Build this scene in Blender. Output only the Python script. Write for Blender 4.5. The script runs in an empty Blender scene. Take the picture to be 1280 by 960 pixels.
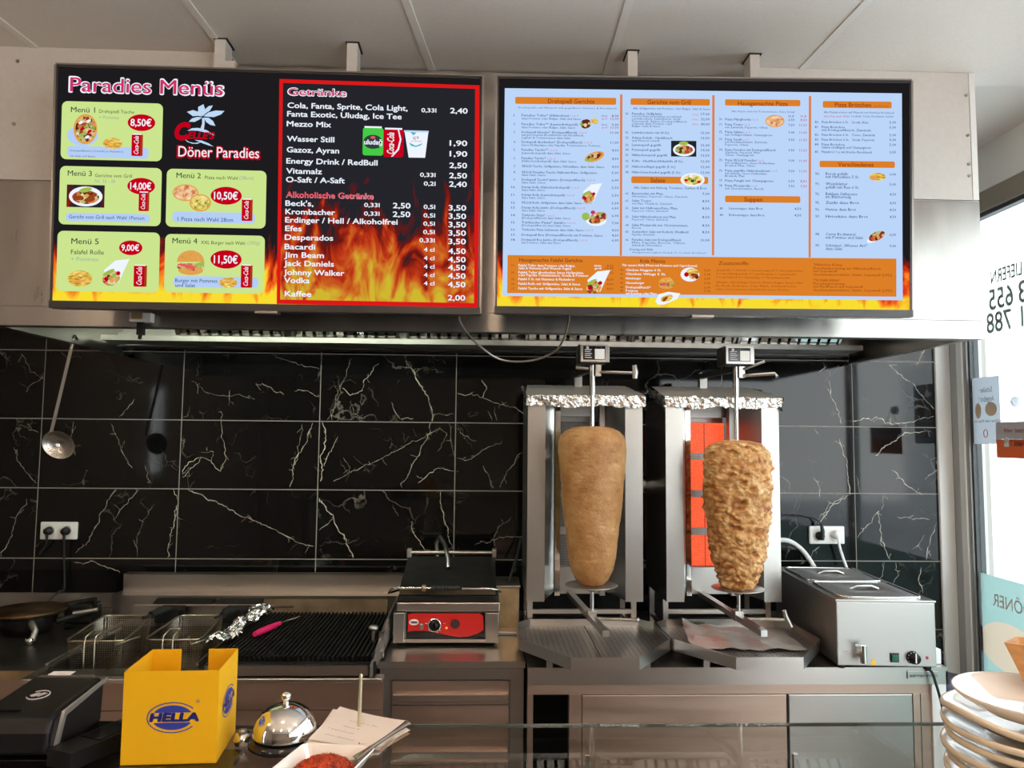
import bpy, bmesh, math, random
from mathutils import Vector, Matrix, Euler, noise
random.seed(7)
C = bpy.context.scene.collection
R = math.radians
# ------------------------------------------------------------------ camera
cam_data = bpy.data.cameras.new('camera'); cam = bpy.data.objects.new('camera', cam_data); C.objects.link(cam)
bpy.context.scene.camera = cam
FPX = 925.0
cam_data.sensor_width = 36; cam_data.lens = 36 * FPX / 1280; cam_data.clip_start = 0.02
CM = Matrix.Rotation(R(-2.068), 3, 'Z') @ Matrix.Rotation(R(90 + 4.288), 3, 'X') @ Matrix.Rotation(R(0.536), 3, 'Z')
CP = Vector((0, 0, 1.62))
cam.matrix_world = Matrix.Translation(CP) @ CM.to_4x4()
def ray(x, y): return CM @ Vector(((x - 640) / FPX, (480 - y) / FPX, -1))
def at(x, y, X=None, Y=None, Z=None):
    d = ray(x, y)
    t = X / d.x if X is not None else Y / d.y if Y is not None else (Z - CP.z) / d.z
    return CP + d * t
# ------------------------------------------------------------------ world and light
sc = bpy.context.scene
sc.view_settings.view_transform = 'Standard'; sc.view_settings.look = 'None'
sc.view_settings.exposure = 0.0; sc.view_settings.gamma = 1.0; sc.view_settings.use_curve_mapping = False
w = bpy.data.worlds.new('daylight'); sc.world = w; w.use_nodes = True
nt = w.node_tree; bg = nt.nodes['Background']
tc = nt.nodes.new('ShaderNodeTexCoord'); sp = nt.nodes.new('ShaderNodeSeparateXYZ'); cr = nt.nodes.new('ShaderNodeValToRGB')
nt.links.new(tc.outputs['Generated'], sp.inputs[0]); nt.links.new(sp.outputs['Z'], cr.inputs[0]); nt.links.new(cr.outputs[0], bg.inputs[0])
cr.color_ramp.elements[0].position = 0.0; cr.color_ramp.elements[0].color = (0.90, 0.94, 0.93, 1)
cr.color_ramp.elements[1].position = 0.6; cr.color_ramp.elements[1].color = (0.76, 0.85, 0.93, 1)
bg.inputs[1].default_value = 6.4
def area(name, loc, rot, sx, sy, power, col=(1, 1, 1), portal=False, spread=None):
    l = bpy.data.lights.new(name, 'AREA'); l.shape = 'RECTANGLE'; l.size = sx; l.size_y = sy; l.energy = power; l.color = col
    if portal: l.cycles.is_portal = True
    if spread: l.spread = spread
    o = bpy.data.objects.new(name, l); C.objects.link(o); o.location = loc; o.rotation_euler = rot; return o
LAMPS = [(-1.9, 0.35), (-0.3, 0.35), (1.1, 0.35), (-1.6, -1.1), (-0.3, -1.1), (1.1, -1.1)]
LAMP_W = 38.0; LAMP_COL = (1.0, 0.74, 0.53)
HOOD_W = 7.0
# ------------------------------------------------------------------ materials
def nodes(name):
    m = bpy.data.materials.new(name); m.use_nodes = True
    return m, m.node_tree, m.node_tree.nodes['Principled BSDF']
def N(nt, kind, **k):
    n = nt.nodes.new(kind)
    for a, b in k.items(): setattr(n, a, b)
    return n
def ramp(nt, src, stops):
    r = N(nt, 'ShaderNodeValToRGB'); e = r.color_ramp.elements
    while len(e) < len(stops): e.new(0.5)
    for i, (p, c) in enumerate(stops): e[i].position = p; e[i].color = (*c, 1) if len(c) == 3 else c
    nt.links.new(src, r.inputs[0]); return r
def mat(name, col, metal=0.0, rough=0.5, var=0.0, scale=8, stretch=(1, 1, 1), bump=0.0, bscale=60, spec=0.5, rvar=0.0, coat=0.0, trans=0.0):
    m, t, b = nodes(name)
    b.inputs['Base Color'].default_value = (*col, 1); b.inputs['Metallic'].default_value = metal
    b.inputs['Roughness'].default_value = rough; b.inputs['Specular IOR Level'].default_value = spec
    b.inputs['Coat Weight'].default_value = coat
    tcn = N(t, 'ShaderNodeTexCoord'); mp = N(t, 'ShaderNodeMapping'); mp.inputs['Scale'].default_value = stretch
    t.links.new(tcn.outputs['Object'], mp.inputs[0])
    if var or rvar:
        nz = N(t, 'ShaderNodeTexNoise'); nz.inputs['Scale'].default_value = scale; nz.inputs['Detail'].default_value = 5
        t.links.new(mp.outputs[0], nz.inputs['Vector'])
        if var:
            r = ramp(t, nz.outputs[0], [(0.3, [max(0, c * (1 - var)) for c in col]), (0.7, [min(1, c * (1 + var)) for c in col])])
            t.links.new(r.outputs[0], b.inputs['Base Color'])
        if rvar:
            mr = N(t, 'ShaderNodeMapRange'); mr.inputs[1].default_value = 0.3; mr.inputs[2].default_value = 0.7
            mr.inputs[3].default_value = max(0.02, rough - rvar); mr.inputs[4].default_value = rough + rvar
            t.links.new(nz.outputs[0], mr.inputs[0]); t.links.new(mr.outputs[0], b.inputs['Roughness'])
    if bump:
        n2 = N(t, 'ShaderNodeTexNoise'); n2.inputs['Scale'].default_value = bscale; n2.inputs['Detail'].default_value = 4
        t.links.new(mp.outputs[0], n2.inputs['Vector'])
        bp = N(t, 'ShaderNodeBump'); bp.inputs['Strength'].default_value = bump; bp.inputs['Distance'].default_value = 0.004
        t.links.new(n2.outputs[0], bp.inputs['Height']); t.links.new(bp.outputs[0], b.inputs['Normal'])
    return m
def em(name, col, s=1.0):
    m = bpy.data.materials.new(name); m.use_nodes = True; t = m.node_tree; t.nodes.clear()
    e = N(t, 'ShaderNodeEmission'); e.inputs[0].default_value = (*col, 1); e.inputs[1].default_value = s
    o = N(t, 'ShaderNodeOutputMaterial'); t.links.new(e.outputs[0], o.inputs[0]); return m
def em_ramp(name, stops, scale, kind='noise', s=1.0, dist=0.0, stretch=(1, 1, 1), detail=3):
    m = em(name, (1, 1, 1), s); t = m.node_tree; e = [n for n in t.nodes if n.type == 'EMISSION'][0]
    tcn = N(t, 'ShaderNodeTexCoord'); mp = N(t, 'ShaderNodeMapping'); mp.inputs['Scale'].default_value = stretch
    t.links.new(tcn.outputs['Object'], mp.inputs[0])
    if kind == 'noise':
        nz = N(t, 'ShaderNodeTexNoise'); nz.inputs['Detail'].default_value = detail; nz.inputs['Distortion'].default_value = dist
    else:
        nz = N(t, 'ShaderNodeTexVoronoi')
    nz.inputs['Scale'].default_value = scale; t.links.new(mp.outputs[0], nz.inputs['Vector'])
    src = nz.outputs[0] if kind == 'noise' else nz.outputs['Color']
    r = ramp(t, src, stops); t.links.new(r.outputs[0], e.inputs[0]); return m
M = {}
M['steel'] = mat('brushed_steel', (0.47, 0.45, 0.425), 1, 0.30, var=0.02, scale=3)
M['steel_h'] = mat('brushed_steel_horizontal', (0.55, 0.51, 0.475), 1, 0.30, var=0.02, scale=3)
M['hood_steel'] = mat('hood_steel', (0.38, 0.362, 0.34), 1, 0.32, var=0.05, scale=3, stretch=(6, 1, 1), rvar=0.05, bump=0.08, bscale=2.5)
M['warm_satin'] = mat('satin_steel', (0.50, 0.485, 0.465), 1, 0.40, var=0.02, scale=3)
M['dull_steel'] = mat('dull_steel', (0.42, 0.40, 0.375), 1, 0.42, var=0.15, scale=9, rvar=0.1)
M['dark_steel'] = mat('dark_greasy_steel', (0.10, 0.093, 0.085), 0.9, 0.38, var=0.4, scale=14, rvar=0.12)
M['brown_tinted_steel'] = mat('brown_reflection_steel', (0.52, 0.38, 0.31), 1, 0.40, var=0.05, scale=3, stretch=(1, 1, 12), rvar=0.06)  # brown reflected from the counter opposite is tinted into the base colour
M['chrome'] = mat('chrome', (0.82, 0.81, 0.79), 1, 0.07)
M['wire'] = mat('wire_steel', (0.55, 0.49, 0.38), 1, 0.3)
M['foil'] = mat('aluminium_foil', (0.80, 0.78, 0.75), 1, 0.27, bump=0.9, bscale=35)
M['foil_matte'] = mat('dull_foil', (0.62, 0.58, 0.53), 0.75, 0.45, bump=0.5, bscale=25, rvar=0.08)
M['iron'] = mat('black_cast_iron', (0.012, 0.0115, 0.011), 0.0, 0.5, var=0.4, scale=20, bump=0.2, spec=0.22)
M['burnt'] = mat('burnt_steel', (0.10, 0.07, 0.04), 0.6, 0.5, var=0.85, scale=5, rvar=0.1)
M['amber'] = mat('stained_steel', (0.55, 0.42, 0.25), 0.9, 0.35, var=0.3, scale=11)
M['rubber'] = mat('black_rubber', (0.014, 0.014, 0.014), 0, 0.55)
M['black'] = mat('black_plastic', (0.009, 0.009, 0.010), 0, 0.34, spec=0.22)
M['gloss_black'] = mat('gloss_black_plastic', (0.008, 0.008, 0.01), 0, 0.12)
M['bezel'] = mat('screen_bezel', (0.035, 0.032, 0.032), 0.2, 0.3)
M['bezel_edge'] = mat('screen_edge_metal', (0.30, 0.285, 0.275), 0.9, 0.3)
M['white'] = mat('white_plastic', (0.80, 0.79, 0.76), 0, 0.35)
M['socket'] = mat('white_socket_plastic', (0.85, 0.85, 0.83), 0, 0.28)
M['panel_white'] = mat('laminate_panel', (0.66, 0.635, 0.61), 0, 0.5, var=0.03, scale=60, bump=0.02, bscale=400)
M['ceiling'] = mat('ceiling_panel', (0.80, 0.745, 0.69), 0, 0.6, var=0.03, scale=120, bump=0.03, bscale=300)
M['ceil_strip'] = mat('ceiling_joint_strip', (0.84, 0.80, 0.76), 0, 0.5)
M['wall_paint'] = mat('wall_paint', (0.26, 0.21, 0.17), 0, 0.8, var=0.05, scale=3)
M['lintel'] = mat('lintel_paint', (0.95, 0.95, 0.93), 0, 0.7)
M['floor'] = mat('floor_tile_grey', (0.40, 0.34, 0.29), 0, 0.4, var=0.2, scale=4)
M['grout'] = mat('grout', (0.33, 0.31, 0.28), 0, 0.8)
M['alu'] = mat('grey_aluminium_profile', (0.42, 0.43, 0.43), 0.6, 0.35)
M['alu_dark'] = mat('dark_gasket', (0.05, 0.055, 0.055), 0.1, 0.5)
M['alu_brown'] = mat('beige_window_head', (0.33, 0.29, 0.24), 0.1, 0.5)
M['pvc'] = mat('white_trim', (0.85, 0.86, 0.85), 0, 0.4)
M['yellow'] = mat('yellow_card', (0.82, 0.43, 0.0), 0, 0.55, var=0.02, scale=5)
M['blue'] = mat('blue_print', (0.03, 0.045, 0.33), 0, 0.5)
M['paper'] = mat('note_paper', (0.80, 0.70, 0.62), 0, 0.8, var=0.04, scale=10)
M['paper_edge'] = mat('kraft_card', (0.52, 0.36, 0.24), 0, 0.8)
M['ink'] = mat('grey_handwriting', (0.22, 0.2, 0.24), 0, 0.8)
M['ceramic'] = mat('white_ceramic', (0.86, 0.80, 0.74), 0, 0.12, coat=0.3)
M['cream'] = mat('cream_ceramic', (0.86, 0.74, 0.57), 0, 0.2, coat=0.4)
M['wood'] = mat('orange_wood', (0.52, 0.25, 0.08), 0, 0.55, var=0.25, scale=8, stretch=(1, 9, 9))
M['screw'] = mat('galvanised_screw', (0.62, 0.55, 0.38), 0.9, 0.35)
M['pink'] = mat('pink_handle', (0.75, 0.02, 0.13), 0, 0.4)
M['red_panel'] = mat('red_control_panel', (0.62, 0.018, 0.015), 0, 0.35)
M['logo_white'] = mat('logo_white', (0.85, 0.83, 0.8), 0, 0.45)
M['orange_sign'] = mat('orange_sign', (0.85, 0.16, 0.05), 0, 0.5)
M['sign_grey'] = mat('sign_pale_grey', (0.50, 0.47, 0.50), 0, 0.6)
M['poster'] = mat('poster_back_grey', (0.55, 0.58, 0.60), 0, 0.7)
M['red_mark'] = mat('red_mark', (0.6, 0.08, 0.1), 0, 0.6)
M['green_switch'] = mat('green_switch', (0.0, 0.10, 0.04), 0, 0.25)
M['warn'] = mat('yellow_sticker', (0.95, 0.55, 0.02), 0, 0.5)
M['chili'] = mat('chili_flakes', (0.42, 0.045, 0.008), 0, 0.6, var=0.6, scale=160)
M['ind_off'] = mat('off_gas_burner', (0.17, 0.15, 0.15), 0.2, 0.7, var=0.2, scale=60, bump=0.5, bscale=300)
M['oil'] = mat('dark_oil', (0.025, 0.014, 0.006), 0, 0.06)
M['asphalt'] = mat('pavement', (0.55, 0.55, 0.54), 0, 0.8)
M['facade'] = mat('pale_facade', (0.78, 0.80, 0.80), 0, 0.8)
M['facade_glass'] = mat('facade_window', (0.45, 0.52, 0.55), 0, 0.2)
M['wine'] = mat('navy_bin', (0.03, 0.03, 0.07), 0, 0.4)
# burner glow: perforated ceramic
def burner_mat():
    m, t, b = nodes('glowing_gas_burner'); tcn = N(t, 'ShaderNodeTexCoord')
    v = N(t, 'ShaderNodeTexVoronoi'); v.inputs['Scale'].default_value = 170; t.links.new(tcn.outputs['Object'], v.inputs['Vector'])
    r = ramp(t, v.outputs['Distance'], [(0.25, (1.0, 0.06, 0.015)), (0.55, (1.0, 0.13, 0.04))])
    b.inputs['Base Color'].default_value = (0.1, 0.02, 0.01, 1)
    t.links.new(r.outputs[0], b.inputs['Emission Color']); b.inputs['Emission Strength'].default_value = 1.15; return m
M['glow'] = burner_mat()
# marble
def marble():
    m, t, b = nodes('black_marble'); b.inputs['Roughness'].default_value = 0.06; b.inputs['Specular IOR Level'].default_value = 0.37
    tcn = N(t, 'ShaderNodeTexCoord'); oi = N(t, 'ShaderNodeObjectInfo')
    ad = N(t, 'ShaderNodeVectorMath', operation='ADD'); ml = N(t, 'ShaderNodeMath', operation='MULTIPLY'); ml.inputs[1].default_value = 37
    t.links.new(oi.outputs['Random'], ml.inputs[0]); t.links.new(tcn.outputs['Object'], ad.inputs[0]); t.links.new(ml.outputs[0], ad.inputs[1])
    nz = N(t, 'ShaderNodeTexNoise'); nz.inputs['Scale'].default_value = 5; nz.inputs['Detail'].default_value = 6
    t.links.new(ad.outputs[0], nz.inputs['Vector'])
    mx = N(t, 'ShaderNodeMix', data_type='RGBA', blend_type='LINEAR_LIGHT'); mx.inputs[0].default_value = 0.16
    t.links.new(ad.outputs[0], mx.inputs[6]); t.links.new(nz.outputs['Color'], mx.inputs[7])
    acc = None
    for scl, wd, seed in ((3.1, 0.012, 0.0), (7.5, 0.010, 4.0)):
        v = N(t, 'ShaderNodeTexVoronoi', feature='DISTANCE_TO_EDGE'); v.inputs['Scale'].default_value = scl
        t.links.new(mx.outputs[2], v.inputs['Vector'])
        r = ramp(t, v.outputs['Distance'], [(0.0, (1, 1, 1)), (wd, (0, 0, 0))])
        n2 = N(t, 'ShaderNodeTexNoise'); n2.inputs['Scale'].default_value = 4 + seed; n2.inputs['Detail'].default_value = 2
        t.links.new(ad.outputs[0], n2.inputs['Vector'])
        g = ramp(t, n2.outputs[0], [(0.56, (0, 0, 0)), (0.72, (1, 1, 1))])
        mu = N(t, 'ShaderNodeMix', data_type='RGBA', blend_type='MULTIPLY'); mu.inputs[0].default_value = 1
        t.links.new(r.outputs[0], mu.inputs[6]); t.links.new(g.outputs[0], mu.inputs[7])
        if acc is None: acc = mu.outputs[2]
        else:
            a2 = N(t, 'ShaderNodeMix', data_type='RGBA', blend_type='ADD'); a2.inputs[0].default_value = 1
            t.links.new(acc, a2.inputs[6]); t.links.new(mu.outputs[2], a2.inputs[7]); acc = a2.outputs[2]
    fin = N(t, 'ShaderNodeMix', data_type='RGBA'); fin.inputs[6].default_value = (0.0045, 0.0045, 0.005, 1); fin.inputs[7].default_value = (0.20, 0.18, 0.15, 1)
    t.links.new(acc, fin.inputs[0]); t.links.new(fin.outputs[2], b.inputs['Base Color']); return m
M['marble'] = marble()
M['vein'] = mat('marble_vein', (0.52, 0.47, 0.38), 0, 0.15, var=0.5, scale=35)
def glass(name, tint=(1, 1, 1), ior=1.5, film=0.0):
    m = bpy.data.materials.new(name); m.use_nodes = True; t = m.node_tree; t.nodes.clear()
    tr = N(t, 'ShaderNodeBsdfTransparent'); tr.inputs[0].default_value = (*tint, 1)
    gl = N(t, 'ShaderNodeBsdfGlossy'); gl.inputs['Roughness'].default_value = 0.02
    fr = N(t, 'ShaderNodeFresnel'); fr.inputs[0].default_value = ior
    geo = N(t, 'ShaderNodeNewGeometry')
    ir = N(t, 'ShaderNodeMapRange'); ir.inputs[3].default_value = ior; ir.inputs[4].default_value = ior
    mx = N(t, 'ShaderNodeMixShader'); o = N(t, 'ShaderNodeOutputMaterial')
    bf = N(t, 'ShaderNodeMath', operation='SUBTRACT'); bf.inputs[0].default_value = 1.0
    t.links.new(geo.outputs['Backfacing'], bf.inputs[1])
    mm = N(t, 'ShaderNodeMath', operation='MULTIPLY'); t.links.new(fr.outputs[0], mm.inputs[0]); t.links.new(bf.outputs[0], mm.inputs[1])
    t.links.new(mm.outputs[0], mx.inputs[0]); t.links.new(tr.outputs[0], mx.inputs[1]); t.links.new(gl.outputs[0], mx.inputs[2])
    t.links.new(mx.outputs[0], o.inputs[0]); return m
M['pane'] = glass('window_glass', (0.99, 1.0, 1.0), 1.35)
M['counter_glass'] = glass('counter_glass', (0.94, 0.95, 0.935), 1.6)
M['glass_edge'] = mat('polished_glass_edge', (0.17, 0.18, 0.16), 0.2, 0.3)
def film_mat():
    m = bpy.data.materials.new('frosted_film'); m.use_nodes = True; t = m.node_tree; t.nodes.clear()
    d = N(t, 'ShaderNodeBsdfDiffuse'); tl = N(t, 'ShaderNodeBsdfTranslucent')
    d.inputs[0].default_value = (0.60, 0.78, 0.74, 1); tl.inputs[0].default_value = (0.22, 0.34, 0.32, 1)
    mx = N(t, 'ShaderNodeMixShader'); mx.inputs[0].default_value = 0.6; o = N(t, 'ShaderNodeOutputMaterial')
    t.links.new(d.outputs[0], mx.inputs[1]); t.links.new(tl.outputs[0], mx.inputs[2]); t.links.new(mx.outputs[0], o.inputs[0]); return m
M['film'] = film_mat()
def translucent(name, c, kk=0.55):
    m = bpy.data.materials.new(name); m.use_nodes = True; t = m.node_tree; t.nodes.clear()
    d = N(t, 'ShaderNodeBsdfDiffuse'); tl = N(t, 'ShaderNodeBsdfTranslucent'); d.inputs[0].default_value = (*c, 1); tl.inputs[0].default_value = (*[min(1, x * kk) for x in c], 1)
    mx = N(t, 'ShaderNodeMixShader'); mx.inputs[0].default_value = 0.5; o = N(t, 'ShaderNodeOutputMaterial')
    t.links.new(d.outputs[0], mx.inputs[1]); t.links.new(tl.outputs[0], mx.inputs[2]); t.links.new(mx.outputs[0], o.inputs[0]); return m
M['poster'] = translucent('poster_paper', (0.70, 0.74, 0.78), .9)
M['vinyl'] = translucent('grey_window_vinyl', (0.50, 0.56, 0.53), .95)
M['poster_ink'] = translucent('poster_ink', (0.28, 0.29, 0.31), .8)
M['poster_food'] = translucent('poster_food', (0.70, 0.48, 0.32), .8)
M['film_food'] = translucent('film_food_print', (0.80, 0.66, 0.50), .6)
M['film_red'] = translucent('film_red_print', (0.75, 0.5, 0.45), .9)
def meat(name, a, b_, c, sc1, bump):
    m, t, b = nodes(name); b.inputs['Roughness'].default_value = 0.55
    b.inputs['Subsurface Weight'].default_value = 0.0
    tcn = N(t, 'ShaderNodeTexCoord'); nz = N(t, 'ShaderNodeTexNoise'); nz.inputs['Scale'].default_value = sc1; nz.inputs['Detail'].default_value = 7; nz.inputs['Roughness'].default_value = 0.65
    t.links.new(tcn.outputs['Object'], nz.inputs['Vector'])
    r = ramp(t, nz.outputs[0], [(0.32, a), (0.5, b_), (0.68, c)]); t.links.new(r.outputs[0], b.inputs['Base Color'])
    n2 = N(t, 'ShaderNodeTexNoise'); n2.inputs['Scale'].default_value = 190; n2.inputs['Detail'].default_value = 3; t.links.new(tcn.outputs['Object'], n2.inputs['Vector'])
    bp = N(t, 'ShaderNodeBump'); bp.inputs['Strength'].default_value = bump; bp.inputs['Distance'].default_value = 0.003
    t.links.new(n2.outputs[0], bp.inputs['Height']); t.links.new(bp.outputs[0], b.inputs['Normal']); return m
M['meat_a'] = meat('minced_meat', (0.33, 0.135, 0.036), (0.45, 0.22, 0.075), (0.57, 0.33, 0.14), 11, 0.7)
M['meat_b'] = meat('chicken_meat', (0.30, 0.09, 0.02), (0.58, 0.30, 0.10), (0.78, 0.52, 0.26), 26, 0.6)
# screen pictures
def flames(name, dark, h_lo, h_hi, gain):
    m = em(name, (1, 1, 1)); t = m.node_tree; e = [n for n in t.nodes if n.type == 'EMISSION'][0]
    tcn = N(t, 'ShaderNodeTexCoord'); sx = N(t, 'ShaderNodeSeparateXYZ'); t.links.new(tcn.outputs['Object'], sx.inputs[0])
    mp = N(t, 'ShaderNodeMapping'); mp.inputs['Scale'].default_value = (9, 1, 4.2); t.links.new(tcn.outputs['Object'], mp.inputs[0])
    nz = N(t, 'ShaderNodeTexNoise'); nz.inputs['Scale'].default_value = 1.0; nz.inputs['Detail'].default_value = 3.5; nz.inputs['Distortion'].default_value = 2.6
    t.links.new(mp.outputs[0], nz.inputs['Vector'])
    mr = N(t, 'ShaderNodeMapRange'); mr.inputs[1].default_value = h_lo; mr.inputs[2].default_value = h_hi; mr.inputs[3].default_value = 0.42; mr.inputs[4].default_value = -0.42
    t.links.new(sx.outputs['Z'], mr.inputs[0])
    ad = N(t, 'ShaderNodeMath', operation='ADD'); t.links.new(nz.outputs[0], ad.inputs[0]); t.links.new(mr.outputs[0], ad.inputs[1])
    r = ramp(t, ad.outputs[0], [(0.38, dark), (0.48, (0.22 * gain, 0.012 * gain, 0.006)), (0.58, (0.75 * gain, 0.05 * gain, 0.008)), (0.68, (0.95 * gain, 0.25 * gain, 0.02)), (0.80, (0.95 * gain, 0.72 * gain, 0.03))])
    t.links.new(r.outputs[0], e.inputs[0]); return m
M['flame'] = flames('flame_backdrop', (0.012, 0.011, 0.013), -0.345, -0.08, 1.0)
M['flame_dim'] = flames('flame_panel', (0.018, 0.018, 0.024), -0.40, 0.13, 0.66)
for n_, c_ in {'s_green': (0.60, 0.78, 0.27), 's_blue': (0.46, 0.62, 0.92), 's_red': (0.55, 0.0, 0.012), 's_white': (0.86, 0.92, 1.0), 's_dark': (0.035, 0.05, 0.05),
               's_magenta': (0.62, 0.03, 0.13), 's_border': (0.72, 0.01, 0.01), 's_sky': (0.50, 0.67, 0.95), 's_orange': (0.72, 0.215, 0.02), 's_divider': (0.72, 0.22, 0.06),
               's_navy': (0.035, 0.07, 0.22), 's_brown': (0.30, 0.06, 0.01), 's_textred': (0.60, 0.04, 0.10), 's_pinkred': (0.80, 0.10, 0.14), 's_lightgreen': (0.06, 0.60, 0.06),
               's_teal': (0.05, 0.45, 0.55), 's_bun': (0.75, 0.36, 0.08), 's_lettuce': (0.35, 0.50, 0.08), 's_palm': (0.52, 0.70, 0.92), 's_olive': (0.10, 0.05, 0.0), 's_grey': (0.35, 0.40, 0.36)}.items():
    M[n_] = em(n_, c_)
M['s_food'] = em_ramp('screen_food', [(0.25, (0.12, 0.02, 0.01)), (0.42, (0.50, 0.07, 0.03)), (0.55, (0.75, 0.30, 0.10)), (0.68, (0.80, 0.66, 0.40)), (0.8, (0.25, 0.40, 0.05))], 110, 'voronoi')
M['s_fries'] = em_ramp('screen_fries', [(0.35, (0.45, 0.22, 0.02)), (0.55, (0.85, 0.55, 0.08)), (0.7, (0.95, 0.80, 0.35))], 60, 'noise', stretch=(1, 1, 4))
M['s_pizza'] = em_ramp('screen_pizza', [(0.3, (0.55, 0.10, 0.04)), (0.5, (0.85, 0.50, 0.25)), (0.7, (0.90, 0.75, 0.50))], 90)
M['s_pizza2'] = em_ramp('screen_pizza_green', [(0.3, (0.12, 0.22, 0.02)), (0.48, (0.85, 0.65, 0.15)), (0.7, (0.90, 0.80, 0.45))], 110)
# ------------------------------------------------------------------ mesh helpers
def wloc(o):
    v = Vector((0, 0, 0))
    while o is not None: v = v + o.location; o = o.parent
    return v
class MB:
    def __init__(s): s.v = []; s.f = []; s.sm = []
    def add(s, vs, fs, smooth=False):
        b = len(s.v); s.v += [Vector(x) for x in vs]
        for f in fs: s.f.append([b + i for i in f]); s.sm.append(smooth)
        return s
    def box(s, x0, x1, y0, y1, z0, z1, bev=0.0):
        if bev <= 0 or min(abs(x1 - x0), abs(y1 - y0), abs(z1 - z0)) <= 2.2 * bev:
            return s.add([(x0, y0, z0), (x1, y0, z0), (x1, y1, z0), (x0, y1, z0), (x0, y0, z1), (x1, y0, z1), (x1, y1, z1), (x0, y1, z1)],
                         [(0, 3, 2, 1), (4, 5, 6, 7), (0, 1, 5, 4), (1, 2, 6, 5), (2, 3, 7, 6), (3, 0, 4, 7)])
        bm = bmesh.new(); bmesh.ops.create_cube(bm, size=1)
        for v in bm.verts: v.co = Vector(((x0 + x1) / 2 + v.co.x * (x1 - x0), (y0 + y1) / 2 + v.co.y * (y1 - y0), (z0 + z1) / 2 + v.co.z * (z1 - z0)))
        bmesh.ops.bevel(bm, geom=bm.edges[:], offset=bev, segments=2, affect='EDGES', profile=0.5)
        bm.verts.index_update(); s.add([v.co.copy() for v in bm.verts], [[v.index for v in f.verts] for f in bm.faces]); bm.free(); return s
    def obox(s, c, ax, ay, az, hx, hy, hz):
        c = Vector(c); a, b, d = Vector(ax).normalized() * hx, Vector(ay).normalized() * hy, Vector(az).normalized() * hz
        return s.add([c + a * i + b * j + d * k for k in (-1, 1) for (i, j) in ((-1, -1), (1, -1), (1, 1), (-1, 1))],
                     [(0, 3, 2, 1), (4, 5, 6, 7), (0, 1, 5, 4), (1, 2, 6, 5), (2, 3, 7, 6), (3, 0, 4, 7)])
    def tube(s, pts, r, n=10, cap=True, closed=False):
        pts = [Vector(p) for p in pts]; rs = r if isinstance(r, (list, tuple)) else [r] * len(pts)
        vs = []; up = None; L = len(pts)
        for i, p in enumerate(pts):
            if closed: d = pts[(i + 1) % L] - pts[i - 1]
            else: d = pts[min(i + 1, L - 1)] - pts[max(i - 1, 0)]
            d.normalize()
            if up is None: up = Vector((0, 0, 1)) if abs(d.z) < 0.9 else Vector((1, 0, 0))
            a = d.cross(up); a.normalize(); up = a.cross(d); up.normalize()
            for k in range(n):
                t = 2 * math.pi * k / n; vs.append(p + (a * math.cos(t) + up * math.sin(t)) * rs[i])
        fs = [(i * n + k, i * n + (k + 1) % n, (i + 1) * n + (k + 1) % n, (i + 1) * n + k) for i in range(L - 1) for k in range(n)]
        if closed: fs += [((L - 1) * n + k, (L - 1) * n + (k + 1) % n, (k + 1) % n, k) for k in range(n)]
        s.add(vs, fs, True)
        if cap and not closed:
            s.add(vs[:n], [list(range(n))]); s.add(vs[-n:], [list(range(n))[::-1]])
        return s
    def lathe(s, prof, c, n=32, axis='Z', sx=1, sy=1, smooth=True):
        vs = []; c = Vector(c)
        for (r, h) in prof:
            for k in range(n):
                t = 2 * math.pi * k / n; a, b = r * math.cos(t) * sx, r * math.sin(t) * sy
                vs.append(c + (Vector((a, b, h)) if axis == 'Z' else Vector((a, h, b)) if axis == 'Y' else Vector((h, a, b))))
        fs = []
        for i in range(len(prof) - 1):
            for k in range(n):
                q = (i * n + k, i * n + (k + 1) % n, (i + 1) * n + (k + 1) % n, (i + 1) * n + k)
                fs.append(q if axis == 'Z' else q[::-1])
        return s.add(vs, fs, smooth)
    def disc(s, c, r, n=24, axis='Z', h=0.002, ry=None):
        ry = ry or r
        return s.lathe([(0.0001, -h / 2), (r, -h / 2), (r, h / 2), (0.0001, h / 2)], c, n, axis, 1, ry / r, False)
    def prism(s, poly, d):          # poly: 3D points, extruded by vector d
        n = len(poly); p = [Vector(q) for q in poly]; d = Vector(d)
        s.add(p + [q + d for q in p], [list(range(n))[::-1], [n + i for i in range(n)]] + [(i, (i + 1) % n, n + (i + 1) % n, n + i) for i in range(n)])
        return s
    def build(s, name, m, parent=None, local=False, fix=True):
        off = Vector((0, 0, 0)) if local or parent is None else wloc(parent)
        me = bpy.data.meshes.new(name); me.from_pydata([v - off for v in s.v], [], s.f); me.materials.append(m)
        for p, q in zip(me.polygons, s.sm): p.use_smooth = q
        if fix:
            bm = bmesh.new(); bm.from_mesh(me); bmesh.ops.recalc_face_normals(bm, faces=bm.faces[:]); bm.to_mesh(me); bm.free()
        o = bpy.data.objects.new(name, me); C.objects.link(o)
        if parent is not None: o.parent = parent
        return o
def tag(o, label=None, cat=None, group=None, kind=None):
    if label: o['label'] = label
    if cat: o['category'] = cat
    if group: o['group'] = group
    if kind: o['kind'] = kind
    return o
def thing(name, label, cat, loc=(0, 0, 0), group=None, rot=(0, 0, 0)):
    o = bpy.data.objects.new(name, None); C.objects.link(o); o.location = loc; o.rotation_euler = rot; o.empty_display_size = 0.05
    return tag(o, label, cat, group)
def struct(o): o['kind'] = 'structure'; return o
def dup(o, parent=None):
    c = o.copy(); C.objects.link(c); c.parent = parent
    for ch in list(o.children): dup(ch, c)
    return c
def part(o, label): o['label'] = label; return o
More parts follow.
